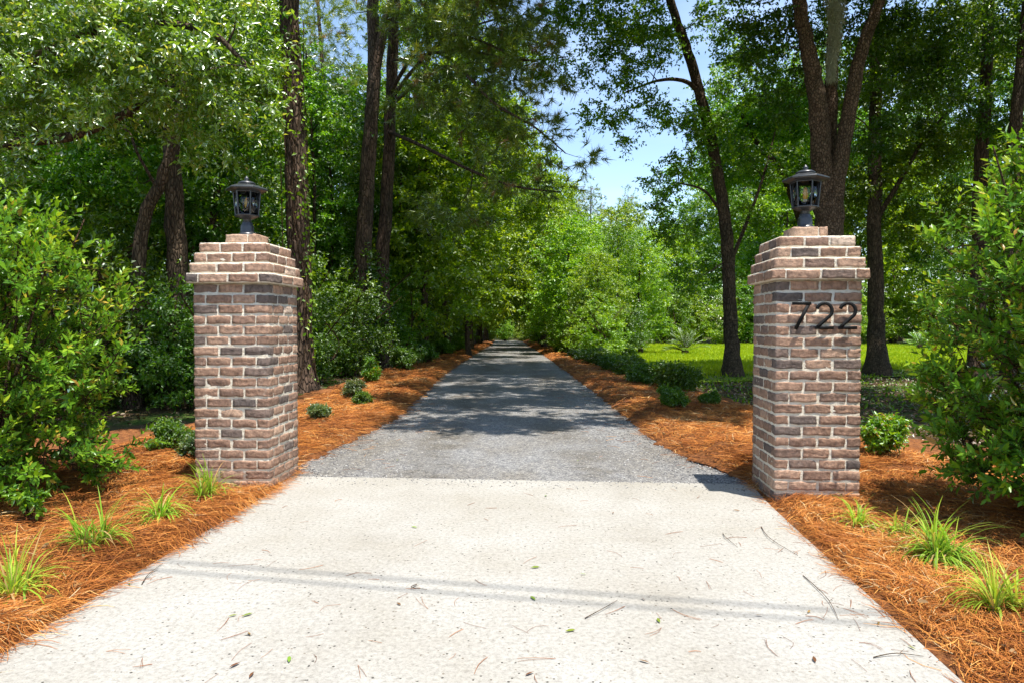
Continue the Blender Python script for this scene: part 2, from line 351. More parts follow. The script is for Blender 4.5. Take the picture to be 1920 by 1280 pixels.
def glass_mat():
    m = bpy.data.materials.new('lantern_glass'); m.use_nodes = True; nt = m.node_tree; nt.nodes.clear(); L = nt.links.new
    t = N(nt, 'ShaderNodeBsdfTransparent'); t.inputs[0].default_value = (.93, .96, .95, 1); g = N(nt, 'ShaderNodeBsdfGlossy', Roughness=.03)
    fr = N(nt, 'ShaderNodeFresnel', IOR=1.45); mx = N(nt, 'ShaderNodeMixShader'); out = N(nt, 'ShaderNodeOutputMaterial')
    L(fr.outputs[0], mx.inputs[0]); L(t.outputs[0], mx.inputs[1]); L(g.outputs[0], mx.inputs[2]); L(mx.outputs[0], out.inputs[0]); return m
M['glass'] = glass_mat()

# ------------------------------------------------------------------ ground, road, beds
XL = np.array([[0, -2.28], [2.8, -2.10], [5.5, -1.95], [6.1, -1.98], [6.6, -2.08], [7.8, -1.93], [10, -1.70], [14, -1.78], [19, -1.90], [35, -1.8], [50, -1.5], [64, -1.6]])
XR = np.array([[0, 1.48], [2.6, 1.71], [5.2, 1.95], [5.9, 2.06], [6.4, 1.93], [7.2, 1.76], [8.2, 1.66], [9.5, 1.70], [14, 1.70], [20, 1.63], [35, 1.45], [50, 1.1], [64, .9]])
def edge_l(y): return np.interp(y, XL[:, 0], XL[:, 1])
def edge_r(y): return np.interp(y, XR[:, 0], XR[:, 1])
def seam_y(x): return 5.95 - 0.078 * x
def fbm(x, y, s, o=0.0):
    x, y = np.asarray(x, float), np.asarray(y, float)
    return (np.sin(x * s * 1.7 + 1.3 + o) * np.cos(y * s * 1.3 + .7 * o) + .6 * np.sin(x * s * 3.1 - y * s * 2.3 + 2 * o) + .4 * np.sin(x * s * 6.3 + y * s * 5.1 + o)) / 2.0

def grid(name, x0, x1, y0, y1, nx, ny, zf, mat, kind='structure', keep=None):
    X, Y = np.meshgrid(np.linspace(x0, x1, nx), np.linspace(y0, y1, ny)); Z = zf(X, Y)
    v = np.stack([X, Y, Z], -1).reshape(-1, 3); i = np.arange(ny - 1)[:, None] * nx; j = np.arange(nx - 1)[None]
    f = np.stack([i + j, i + j + 1, i + nx + j + 1, i + nx + j], -1).reshape(-1, 4)
    o = MB().add(v, f).obj(name, mat, smooth=True); tag(o, kind=kind); return o

grid('ground', -160, 160, -30, 260, 160, 145, lambda x, y: -.06 + 0 * x, M['ground'])

# gravel drive (irregular edges) and concrete apron
ys = np.linspace(5.0, 64, 420)
el = edge_l(ys) - .25 + .05 * fbm(ys, ys * 0, 3.0); er = edge_r(ys) + .25 + .05 * fbm(ys, ys * 0, 2.7, 2)
cols = 9
V = np.stack([np.stack([el + (er - el) * k / (cols - 1), ys, np.full_like(ys, -.022) + .012 * math.sin(k / (cols - 1) * math.pi)], -1) for k in range(cols)], 1).reshape(-1, 3)
i = np.arange(len(ys) - 1)[:, None] * cols; j = np.arange(cols - 1)[None]
gr = MB().add(V, np.stack([i + j, i + j + 1, i + cols + j + 1, i + cols + j], -1).reshape(-1, 4)).obj('gravel_road', M['gravel'], smooth=True)
tag(gr, kind='structure')

bm = bmesh.new()
def cpt(x, y, z): return bm.verts.new((x, y, z))
ring = []
yl = np.linspace(-3, 5.95, 28)
for y in yl: ring.append((float(edge_l(y)) if y > 0 else -2.28 + y * .065, y))
ring[-1] = (-1.99, float(seam_y(-1.99)))
ring.append((2.04, float(seam_y(2.04))))
for y in yl[::-1][1:]: ring.append((float(edge_r(y)) if y > 0 else 1.48 + y * .09, y))
fc = bm.faces.new([cpt(x, y, 0.0) for x, y in ring]); fc.normal_update()
if fc.normal.z < 0: fc.normal_flip()
ex = bmesh.ops.extrude_face_region(bm, geom=[fc])
for v in ex['geom']:
    if isinstance(v, bmesh.types.BMVert): v.co.z = -.10
bmesh.ops.recalc_face_normals(bm, faces=bm.faces[:])
me = bpy.data.meshes.new('concrete_driveway'); bm.to_mesh(me); bm.free(); me.materials.append(M['concrete'])
co = bpy.data.objects.new('concrete_driveway', me); COL.objects.link(co); tag(co, kind='structure')

def bed_z(dist, x, y):
    """height of the straw bed at a distance from the drive's edge"""
    d = np.clip(dist, 0, None)
    rise = np.where(np.asarray(y) > 6.2, .13, .05)
    w = np.where(np.asarray(y) > 6.2, .35, .22)
    berm = rise * np.clip(d / w, 0, 1) ** .7 * (1 - .45 * np.clip((d - w) / .8, 0, 1))
    berm = berm + .13 * np.exp(-(((np.asarray(x) - 2.75) / .6) ** 2 + ((np.asarray(y) - 6.75) / .5) ** 2))
    return -.015 + berm + np.clip(d / .3, 0, 1) * (.035 * fbm(x, y, 2.6) + .02 * fbm(x, y, 6.0, 1))

def bed_mesh(side):
    ys = np.concatenate([np.linspace(-1.5, 14, 240), np.linspace(14.2, 62, 200)]); n = 46
    t = np.linspace(0, 1, n) ** 1.6
    wid = np.interp(ys, [0, 6, 7.5, 9, 20, 40, 62], [6.5, 6.5, 4.2, 2.6, 1.9, 1.6, 1.5]) if side < 0 else np.interp(ys, [0, 6, 7.5, 9, 20, 40, 62], [6.5, 6.5, 3.4, 2.5, 1.7, 1.5, 1.4])
    wob = .05 * fbm(ys, ys * 0, 4.0, side) + .03 * fbm(ys, ys * 0, 11.0, side)
    wob = np.where(ys > 6.1, wob * 1.3, wob * .5)
    e0 = edge_l(ys) - wob if side < 0 else edge_r(ys) + wob
    D = wid[:, None] * t[None]; X = e0[:, None] + side * D; Y = ys[:, None] + 0 * X
    Z = bed_z(D, X, Y); Z[:, -1] = -.08; Z[:, -2] = np.minimum(Z[:, -2], -.02)
    v = np.stack([X, Y, Z], -1).reshape(-1, 3); i = np.arange(len(ys) - 1)[:, None] * n; j = np.arange(n - 1)[None]
    f = np.stack([i + j, i + j + 1, i + n + j + 1, i + n + j], -1).reshape(-1, 4)
    if side < 0: f = f[:, ::-1]
    o = MB().add(v, f).obj('straw_bed_ground', M['bed'], smooth=True); tag(o, kind='structure')
bed_mesh(-1); bed_mesh(1)

# needles: bent ribbons lying on the beds
def straw(mb, n, ylo, yhi, side, wmax, Lr, wd, power=1.0, edge_bias=False):
    y = ylo + (yhi - ylo) * R.random(n) ** power
    dist = wmax * R.random(n) ** (1.6 if edge_bias else 1.0) + .045 - .085 * (R.random(n) < .12)
    x = (edge_l(y) if side < 0 else edge_r(y)) + side * dist
    z = bed_z(dist, x, y) + R.random(n) ** 2 * .035 + .004
    z = np.where(dist < .02, np.maximum(z, .004), z)
    # clumped direction field, so that tresses show
    th = 1.9 * fbm(x, y, 1.6, 3) + R.normal(0, .75, n) + (0 if side < 0 else 1.2)
    L = R.uniform(Lr[0], Lr[1], n); bend = R.normal(0, .35, n); pit = R.normal(.03, .20, n)
    P = [np.stack([x, y, z], -1)]; a = th - bend * .5; seg = 3
    for k in range(seg):
        st = L / seg
        pk = pit * (1.2 - k)
        P.append(P[-1] + np.stack([np.cos(a) * np.cos(pk), np.sin(a) * np.cos(pk), np.sin(pk)], -1) * st[:, None]); a = a + bend
    P = np.stack(P, 1)
    z0 = np.where(P[..., 2] < P[:, :1, 2] - .02, P[:, :1, 2] - .02, P[..., 2]); P[..., 2] = z0
    # keep needles over the concrete lying on it
    over = ((P[..., 0] - edge_l(P[..., 1])) * (P[..., 0] - edge_r(P[..., 1])) < 0) & (P[..., 1] < 6)
    P[..., 2] = np.where(over, np.clip(P[..., 2], .003, .012), P[..., 2])
    t = unit(P[:, -1] - P[:, 0]); sd = np.stack([-t[:, 1], t[:, 0], R.normal(0, .5, n)], -1); sd = unit(sd) * wd * .5
    tp = np.array([1, 1, .9, .35])[None, :, None]
    v = np.concatenate([P - sd[:, None] * tp, P + sd[:, None] * tp], 1)          # n, 8, 3
    b = np.arange(n)[:, None, None] * 8
    f = (b + np.array([[k, k + 1, k + 5, k + 4] for k in range(3)])[None]).reshape(-1, 4)
    patch = .5 + .20 * fbm(x, y, 1.1, 5) + .14 * fbm(x, y, 3.3, 8)
    r = np.clip(patch + R.normal(0, .22, n), 0, 1)
    mb.add(v.reshape(-1, 3), f, np.repeat(r, 8))
mb = MB()
for s in (-1, 1):
    straw(mb, 42000, 1.2, 6.4, s, 2.6, (.10, .20), .0028)
    straw(mb, 14000, 1.2, 6.4, s, .6, (.10, .20), .0028)
    straw(mb, 22000, 6.0, 11, s, 2.2, (.12, .22), .0042)
    straw(mb, 14000, 10, 22, s, 1.8, (.15, .25), .008)
    straw(mb, 6000, 20, 50, s, 1.4, (.2, .3), .016)
    straw(mb, 9000, 4.0, 6.6, s, 5.0, (.12, .22), .0042)
o = mb.obj('pine_straw', M['straw']); tag(o, 'orange brown pine straw mulch spread along both sides of the drive', 'pine straw', kind='stuff')

# ------------------------------------------------------------------ brick pillars
CH = 0.0845         # course height
def brick_template():
    nx, ny, nz = 7, 4, 4
    bmx = bmesh.new(); bmesh.ops.create_cube(bmx, size=1.0)
    bmesh.ops.subdivide_edges(bmx, edges=bmx.edges[:], cuts=5, use_grid_fill=True)
    v = np.array([q.co[:] for q in bmx.verts]); f = np.array([[q.index for q in p.verts] for p in bmx.faces]); bmx.free()
    return v, f
BV, BF = brick_template()
def add_brick(mb, x0, x1, y0, y1, z0, z1, tone):
    c = np.array([(x0 + x1) / 2, (y0 + y1) / 2, (z0 + z1) / 2]); s = np.array([x1 - x0, y1 - y0, z1 - z0])
    v = BV * s; h = s / 2; rr = R.uniform(.004, .009)
    q = np.sign(v) * np.minimum(np.abs(v), h - rr); d = v - q; ln = np.linalg.norm(d, axis=1, keepdims=True)
    dm = np.abs(d).max(1, keepdims=True)
    v = q + np.where(ln > 1e-6, d / np.maximum(ln, 1e-6) * np.minimum(dm, rr), 0)
    # wobbly outline and chipped corners
    ph = R.uniform(0, 9, 6)
    w = .0026 * np.stack([np.sin(v[:, 2] * 60 + ph[0]) + np.sin(v[:, 1] * 45 + ph[1]), np.sin(v[:, 0] * 38 + ph[2]) + np.sin(v[:, 2] * 70 + ph[3]), .9 * np.sin(v[:, 0] * 42 + ph[4]) + .7 * np.sin(v[:, 1] * 50 + ph[5])], -1)
    v = v + w * np.array([.6, .6, 1]) + R.normal(0, .0012, v.shape)
    mb.add(v + c, BF, tone)
def tone():
    u = R.random()
    return float(np.clip(R.normal(.11, .05) if u < .16 else R.normal(.52, .20), 0, 1))
J = .0165
def course(mb, hw, z, par, run=.215, dep=.10):
    """one pinwheel course of a square pier, half width hw"""
    z0, z1 = z + J * .5, z + CH - J * .5
    def splits(a, b, n):
        e = np.linspace(a, b, n + 1); e[1:-1] += R.normal(0, .006, n - 1); return e
    n = max(2, int(round(2 * hw / run)))
    if par == 0:
        for sgn in (-1, 1):
            e = splits(-hw, hw, n)
            for a, b in zip(e[:-1], e[1:]):
                a2 = a + (J / 2 if a > -hw + .01 else 0); b2 = b - (J / 2 if b < hw - .01 else 0); y = sgn * hw; pr = R.normal(.0005, .0012)
                add_brick(mb, a2, b2, min(y, y - sgn * dep) - (pr if sgn < 0 else 0), max(y, y - sgn * dep) + (pr if sgn > 0 else 0), z0 + R.normal(0, .001), z1 + R.normal(0, .001), tone())
        for sgn in (-1, 1):
            e = splits(-hw + dep, hw - dep, max(1, n - 1))
            for a, b in zip(e[:-1], e[1:]):
                x = sgn * hw; pr = R.normal(.0005, .0012)
                add_brick(mb, min(x, x - sgn * dep) - (pr if sgn < 0 else 0), max(x, x - sgn * dep) + (pr if sgn > 0 else 0), a + J / 2, b - J / 2, z0, z1, tone())
    else:
        for sgn in (-1, 1):
            e = splits(-hw, hw, n)
            for a, b in zip(e[:-1], e[1:]):
                a2 = a + (J / 2 if a > -hw + .01 else 0); b2 = b - (J / 2 if b < hw - .01 else 0); x = sgn * hw; pr = R.normal(.0005, .0012)
                add_brick(mb, min(x, x - sgn * dep) - (pr if sgn < 0 else 0), max(x, x - sgn * dep) + (pr if sgn > 0 else 0), a2, b2, z0 + R.normal(0, .001), z1 + R.normal(0, .001), tone())
        for sgn in (-1, 1):
            e = splits(-hw + dep, hw - dep, max(1, n - 1))
            for a, b in zip(e[:-1], e[1:]):
                y = sgn * hw; pr = R.normal(.0005, .0012)
                add_brick(mb, a + J / 2, b - J / 2, min(y, y - sgn * dep) - (pr if sgn < 0 else 0), max(y, y - sgn * dep) + (pr if sgn > 0 else 0), z0, z1, tone())
def mortar_box(mb, hw, z0, z1, mat=1):
    n = 9; g = np.linspace(-1, 1, n)
    v, f = BV * np.array([2 * hw, 2 * hw, z1 - z0]) + np.array([0, 0, (z0 + z1) / 2]), BF
    mb.add(v, f, .5, mat)

HW = .315
def pillar(name, corner, sgn, yaw, label):
    """corner = front corner facing the drive; sgn -1: pillar lies to the left of it"""
    cs, sn = math.cos(-yaw), math.sin(-yaw)
    ax = np.array([cs, sn]); ay = np.array([-sn, cs])
    c = np.array(corner) + sgn * ax * HW + ay * HW
    root = empty(name, (c[0], c[1], 0), -yaw); tag(root, label, 'gate pillar', 'brick pillars at the drive entrance')
    mb = MB(); z = -CH
    for k in range(21):
        course(mb, HW, z, (k + (0 if sgn < 0 else 1)) % 2); z += CH
    mortar_box(mb, HW - .0055, -CH, z - .002)
    mb.obj('shaft', [M['brick'], M['mortar']], root)
    mb = MB(); zc = z
    for k, hw in enumerate((.357, .335, .308, .280)):
        course(mb, hw, z, (k + 1) % 2, run=.212); mortar_box(mb, hw - .006, z + .0015, z + CH - .0015); z += CH
    mb.obj('stepped_cap', [M['brick'], M['mortar']], root)
    mb = MB(); hw = .130
    add_brick(mb, -hw, .055, -hw, hw, z + J, z + CH + .004, .93); add_brick(mb, .065, hw, -hw, hw, z + J, z + CH + .004, .8)
    mb.add(BV * np.array([2 * hw - .02, 2 * hw - .02, CH - .004]) + np.array([0, 0, z + CH / 2]), BF, .5, 1)
    mb.obj('lantern_plinth', [M['brick'], M['mortar']], root)
    return root, z + CH + .004, c
PL, ztop, cL = pillar('brick_pillar', (-1.985, 5.56), -1, .066, 'brown brick gate pillar without a number, left of the drive')
PR, ztop, cR = pillar('brick_pillar', (2.005, 5.19), 1, .078, 'brown brick gate pillar bearing the number 722, right of the drive')

# ------------------------------------------------------------------ lanterns
def hexring(r, z, rot=0.0, n=6):
    a = np.arange(n) * 2 * math.pi / n + rot
    return np.stack([r * np.cos(a), r * np.sin(a), np.full(n, z)], -1)
def lathe_hex(mb, prof, n=6, rot=0.0, rnd=.5, mat=0):
    v = np.concatenate([hexring(r, z, rot, n) for r, z in prof]); m = len(prof)
    f = [[i * n + j, i * n + (j + 1) % n, (i + 1) * n + (j + 1) % n, (i + 1) * n + j] for i in range(m - 1) for j in range(n)]
    mb.add(v, f, rnd, mat)
    mb.add(hexring(prof[0][0], prof[0][1], rot, n), [list(range(n))[::-1]], rnd, mat); mb.add(hexring(prof[-1][0], prof[-1][1], rot, n), [list(range(n))], rnd, mat)
def bevel(o, w=.002, seg=2):
    m = o.modifiers.new('bevel', 'BEVEL'); m.width = w; m.segments = seg; m.limit_method = 'ANGLE'; m.angle_limit = math.radians(25)
    bmw = bmesh.new(); bmw.from_mesh(o.data); bmesh.ops.remove_doubles(bmw, verts=bmw.verts[:], dist=1e-5); bmw.to_mesh(o.data); bmw.free()
def lantern(loc, rz, label):
    root = empty('post_lantern', loc, rz); root.scale = (1.12, 1.12, 1.10); tag(root, label, 'lantern', 'lanterns on the brick pillars')
    mb = MB(); lathe_hex(mb, [(.074, 0), (.074, .008), (.064, .012), (.060, .02), (.050, .026), (.048, .075), (.038, .092), (.036, .105)], 24); bevel(mb.obj('base', M['black_metal'], root, True), .001)
    mb = MB(); lathe_hex(mb, [(.032, .10), (.032, .128), (.046, .132), (.092, .150), (.094, .158), (.088, .160)], 6); bevel(mb.obj('bottom_tray', M['black_metal'], root))
    zb, zt, rb, rt = .158, .335, .084, .100
    mb = MB()
    B, T = hexring(rb, zb), hexring(rt, zt)
    for k in range(6):
        tube(mb, [B[k], T[k]], .0062, 6)
        for Z, w in ((B, .005), (T, .005)): tube(mb, [Z[k], Z[(k + 1) % 6]], w, 6)
    cage = mb.obj('cage_frame', M['black_metal'], root)
    for k in range(6):
        q = np.array([B[k], B[(k + 1) % 6], T[(k + 1) % 6], T[k]]); c = q.mean(0); q = c + (q - c) * .96
        nrm = unit(np.cross(q[1] - q[0], q[3] - q[0])); q2 = q - nrm * .003
        g = MB(); g.add(np.concatenate([q, q2]), [[0, 1, 2, 3], [7, 6, 5, 4], [0, 4, 5, 1], [1, 5, 6, 2], [2, 6, 7, 3], [3, 7, 4, 0]]); g.obj('glass_pane', M['glass'], cage)
    mb = MB(); lathe_hex(mb, [(.100, .333), (.102, .339), (.152, .350), (.158, .354), (.158, .363), (.150, .367), (.086, .392), (.058, .397)], 6); ro = mb.obj('roof', M['black_metal'], root); bevel(ro, .003)
    mb = MB(); lathe_hex(mb, [(.060, .397), (.067, .400), (.067, .407), (.048, .420), (.018, .427), (.014, .436), (.020, .443), (.014, .450), (.005, .462), (.002, .466)], 16); mb.obj('finial', M['black_metal'], ro, True)
    mb = MB(); lathe_hex(mb, [(.018, .160), (.018, .20), (.013, .205), (.013, .215)], 14); so = mb.obj('socket', M['socket'], root, True)
    mb = MB(); lathe_hex(mb, [(.012, .215), (.017, .232), (.019, .252), (.015, .285), (.008, .300), (.002, .304)], 14); mb.obj('bulb', M['amber'], so, True)
    return root
lantern((cL[0], cL[1], ztop), math.radians(6), 'black six sided lantern with clear glass atop the left brick pillar')
lantern((cR[0], cR[1], ztop), math.radians(34), 'black six sided lantern with clear glass atop the numbered right pillar')

# house number 722: strokes standing proud of the front face
def number():
    cs, sn = math.cos(-.078), math.sin(-.078); ax = np.array([cs, sn, 0]); fy = np.array([sn, -cs, 0])   # fy points out of the front face
    origin = np.array([cR[0], cR[1], 0]) + fy * HW
    root = empty('house_number', (origin + fy * .0 + np.array([0, 0, 1.42])).tolist()); tag(root, 'black metal number 722 standing off the right pillar face', 'house number')
    H = .206; wd = .0235; th = .010; off = .026
    def ribbon(name, pts, x0, z0, off=off):
        pts = np.asarray(pts, float); t = unit(np.gradient(pts, axis=0)); nn = np.stack([-t[:, 1], t[:, 0]], -1)
        # mitre
        a, b = pts + nn * wd / 2, pts - nn * wd / 2
        mb = MB(); n = len(pts)
        def w3(p, d): return (x0 + p[:, 0])[:, None] * ax + np.stack([0 * p[:, 0], 0 * p[:, 0], z0 + p[:, 1]], -1) + fy * d
        v = np.concatenate([w3(a, off + th), w3(b, off + th), w3(a, off), w3(b, off)]) + origin - np.array(root.location)
        f = []
        for k in range(n - 1):
            f += [[k, k + 1, n + k + 1, n + k], [2 * n + k, 3 * n + k, 3 * n + k + 1, 2 * n + k + 1], [k, 2 * n + k, 2 * n + k + 1, k + 1], [n + k, n + k + 1, 3 * n + k + 1, 3 * n + k]]
        f += [[0, n, 3 * n, 2 * n], [n - 1, 3 * n - 1, 4 * n - 1, 2 * n - 1][::1]]
        mb.add(v, f); return mb
    def join(name, parts):
        m = MB()
        for p in parts:
            for v, f in zip(p.v, p.f): m.add(v, f)
        # pins to the wall
        return m.obj(name, M['digit'], root)
    z0 = 1.318
    W_ = .135
    def seven(x):
        a = ribbon('d', [[0, H - wd / 2], [W_ + .004, H - wd / 2]], x, z0)
        b = ribbon('d', [[W_ - .012, H - wd * .55], [.026, 0]], x, z0, off - .0008); return [a, b]
    def two(x):
        r = W_ / 2 - wd / 2; cx, cz = W_ / 2, H - r - wd / 2
        ang = np.radians(np.linspace(165, -38, 22)); arc = np.stack([cx + r * np.cos(ang), cz + r * np.sin(ang)], -1)
        pts = np.concatenate([arc, [[cx - .012 + .03, cz - r - .022], [.012, wd * .62]]])
        pts = np.concatenate([arc, np.linspace(arc[-1], [.014, wd * .6], 6)[1:]])
        a = ribbon('d', pts, x, z0); b = ribbon('d', [[0, wd / 2], [W_, wd / 2]], x, z0, off - .0008); return [a, b]
    for k, fn in enumerate((seven, two, two)):
        join('digit', fn(-.205 + (0, .168, .326)[k] + (0, 0, .012)[k]))
number()

# ------------------------------------------------------------------ trees
def in_ellipsoids(blobs, n):
    w = np.array([b[1][0] * b[1][1] * b[1][2] for b in blobs]) ** .8; k = R.choice(len(blobs), n, p=w / w.sum())
    d = unit(R.normal(0, 1, (n, 3))); rr = R.random(n)[:, None] ** (1 / 2.3)
    c = np.array([b[0] for b in blobs], float)[k]; r = np.array([b[1] for b in blobs], float)[k]
    return c + d * rr * r, c

def spray(mb, C, D, cr, n_tw, n_lf, L, wr, lod, mat=0, up=.8, flat=.55, twigs=None, rbias=0.0):
    """leafy twigs round each cluster centre C, heading D"""
    n = len(C)
    Ct = np.repeat(C, n_tw, 0); Dt = np.repeat(D, n_tw, 0)
    td = unit(Dt * .5 + R.normal(0, 1, (n * n_tw, 3)) * np.array([1, 1, flat])); ln = cr * R.uniform(.45, 1.15, n * n_tw)
    base = Ct - td * (ln * .15)[:, None]
    if twigs is not None:
        for k in range(0, len(base)): tube(twigs, [base[k], base[k] + td[k] * ln[k] * .5 + np.array([0, 0, .01]), base[k] + td[k] * ln[k]], [.004, .003, .0015], 3)
    m = n * n_tw * n_lf
    t = np.tile(np.linspace(.2, 1.0, n_lf), n * n_tw) + R.normal(0, .05, m)
    b = np.repeat(base, n_lf, 0); d = np.repeat(td, n_lf, 0); l = np.repeat(ln, n_lf)
    P = b + d * (t * l)[:, None] + R.normal(0, .04 * cr, (m, 3)); P[:, 2] -= .12 * cr * t * t
    ax = unit(d * .55 + R.normal(0, .75, (m, 3)) + np.array([0, 0, -.15])); nr = unit(R.normal(0, .6, (m, 3)) + np.array([0, 0, up]))
    sh = np.repeat(np.repeat(R.normal(0, .16, n), n_tw), n_lf)
    rnd = np.clip(.45 + rbias + sh + R.normal(0, .2, m) + .12 * (t - .5), 0, 1)
    Ls = L * R.uniform(.65, 1.25, m)
    leaves(mb, P, ax, nr, Ls, Ls * wr, rnd, mat, lod)

def needles(mb, C, D, cr, n_tw, n_nd, L, wd, mat=0):
    n = len(C); Dt = np.repeat(D, n_tw, 0)
    td = unit(Dt * .8 + R.normal(0, .7, (n * n_tw, 3)) * np.array([1, 1, .55])); ln = cr * R.uniform(.4, 1.1, n * n_tw)
    base = np.repeat(C, n_tw, 0)
    m = n * n_tw * n_nd
    t = np.tile(np.linspace(.72, 1.0, n_nd), n * n_tw)
    d = np.repeat(td, n_nd, 0); P = np.repeat(base, n_nd, 0) + d * (t * np.repeat(ln, n_nd))[:, None]
    ax = unit(d * .75 + R.normal(0, .65, (m, 3))); Ls = L * R.uniform(.7, 1.2, m)
    sd = unit(np.cross(ax, R.normal(0, 1, (m, 3)))) * wd * .5
    v = np.stack([P - sd, P + sd, P + ax * Ls[:, None] + np.array([0, 0, -.02])], 1).reshape(-1, 3)
    r = np.clip(.42 + np.repeat(np.repeat(R.normal(0, .14, n), n_tw), n_nd) + R.normal(0, .13, m), 0, 1)
    brown = np.repeat(R.random(n * n_tw) < .05, n_nd); r = np.where(brown, 1.0, np.minimum(r, .88))
    mb.add(v, np.arange(m * 3).reshape(-1, 3), np.repeat(r, 3), mat)

def flare(path, rad, zf=.9, k=.9):
    z = path[:, 2] - path[0, 2]
    return rad * (1 + k * np.exp(-z / zf * 3))

def tree(name, stems, blobs, label, cat='tree', group=None, ncl=200, cr=.7, n_tw=5, n_lf=12, L=.09, wr=.5, kind='broad', leaf='leaf_wood', bark='bark_oak', lod=0,
         branch_r=1.0, zmin=2.0, nd=(24, .24, .011), origin=None, sides=12, rbias=0.0, extra=None):
    """stems: list of (points, r0, r1) in world space; crown clusters are tied back to the stems by limbs"""
    org = np.array(stems[0][0][0], float) if origin is None else np.array(origin, float); org = np.array([org[0], org[1], 0.0])
    tb = MB(); nodes, nrad = [], []
    for si, (pts, r0, r1) in enumerate(stems):
        m = max(14, len(pts) * 6); p = smooth_path(np.asarray(pts, float) - org, m)
        p[1:] += R.normal(0, r0 * .05, (m - 1, 3)) * np.array([1, 1, 0])
        rad = np.linspace(r0, r1, m)
        if abs(p[0, 2]) < .4: rad = flare(p, rad); p[0, 2] = -.25
        tube(tb, p, rad, sides, .5, 0, wob=.04)
        ok = p[:, 2] > zmin
        nodes += list(p[ok]); nrad += list(rad[ok])
    C, cen = in_ellipsoids(blobs, ncl); C = C - org; cen = cen - org
    if not nodes: nodes, nrad = [np.array([0, 0, .1])], [.05]
    nodes = np.array(nodes); nrad = np.array(nrad)
    dist = np.array([np.min(np.linalg.norm(nodes - c, axis=1)) for c in C]); order = np.argsort(dist)
    D = np.zeros_like(C)
    for k in order:
        c = C[k]; dv = nodes - c; ds = np.linalg.norm(dv, axis=1) + .8 * np.maximum(0, nodes[:, 2] - c[2]) * (0.3 if kind == 'pine' else 1.0)
        q = int(np.argmin(ds)); a = nodes[q]; ln = np.linalg.norm(c - a)
        mid = (a + c) / 2 + R.normal(0, .09 * ln, 3) + np.array([0, 0, (.10 if kind == 'broad' else -.02) * ln])
        rb = min(nrad[q] * .62, (.010 + .014 * ln) * branch_r + .004)
        p = smooth_path([a, mid, c], 5 if ln > .8 else 3)
        tube(tb, p, np.linspace(rb, max(.004, rb * .3), len(p)), 5 if rb > .03 else 3)
        nodes = np.concatenate([nodes, p[1:]]); nrad = np.concatenate([nrad, np.linspace(rb * .9, max(.005, rb * .35), len(p) - 1)])
        D[k] = unit(c - a + .5 * unit(c - cen[k]))
    root = empty(name, org)
    tag(root, label, cat, group)
    tb.obj('trunk', M[bark], root, True)
    cb = MB()
    if kind == 'broad': spray(cb, C, D, cr, n_tw, n_lf, L, wr, lod, rbias=rbias)
    else: needles(cb, C, D, cr, n_tw, *nd)
    cb.obj('crown', M[leaf], root)
    return root

S = TO_SUN
# --- the oak whose limb reaches in from the left, its sunlit sprays over the frame's corner
tree('oak_tree', [([(-9.3, 9.5, 0), (-9.2, 9.4, 2.5), (-8.9, 9.2, 4.5), (-8.2, 9.4, 7.5), (-7.8, 9.5, 10)], .30, .10),
                  ([(-9.1, 9.35, 3.1), W(0, 278, 8.8), W(140, 258, 8.8), W(270, 200, 8.8), W(335, 130, 9.0), W(380, 20, 9.0)], .085, .02),
                  ([(-8.9, 9.2, 4.3), W(60, 120, 8.6), W(200, 60, 8.4), W(380, 60, 8.2), W(470, 130, 8.2)], .10, .02)],
     [(W(110, 90, 8.3), (1.5, 1.2, .75)), (W(270, 60, 8.2), (1.3, 1.2, .7)), (W(360, 110, 8.2), (1.0, 1, .55)), (W(440, 150, 8.3), (.65, .8, .35)), (W(500, 195, 8.4), (.35, .5, .18)), (W(330, 170, 8.6), (.8, .8, .32)), (W(90, 230, 8.2), (.9, .5, .3)), (W(230, 200, 8.0), (.6, .5, .25)), (W(20, 300, 8.6), (.6, .6, .25)), (W(380, 250, 8.8), (.7, .6, .35)),
      (W(60, 20, 8.6), (1.5, 1.2, .9)), (W(300, -40, 8.6), (1.6, 1.4, .8)), (W(440, 40, 8.8), (.7, .8, .45)), (W(-80, 120, 8.8), (1.3, 1.2, 1.0)), (W(150, 180, 9.2), (1.1, 1, .4)), ((-7.4, 9.8, 8.0), (3.2, 2.2, 2.0)), ((-3.6, 11.0, 10.5), (2.6, 2.0, 1.4))],
     'spreading oak with sunlit pale leaves reaching in over the upper left corner', ncl=1150, cr=.42, n_tw=6, n_lf=13, L=.088, wr=.42, leaf='leaf_oak', bark='bark_oak', lod=0, rbias=.12)
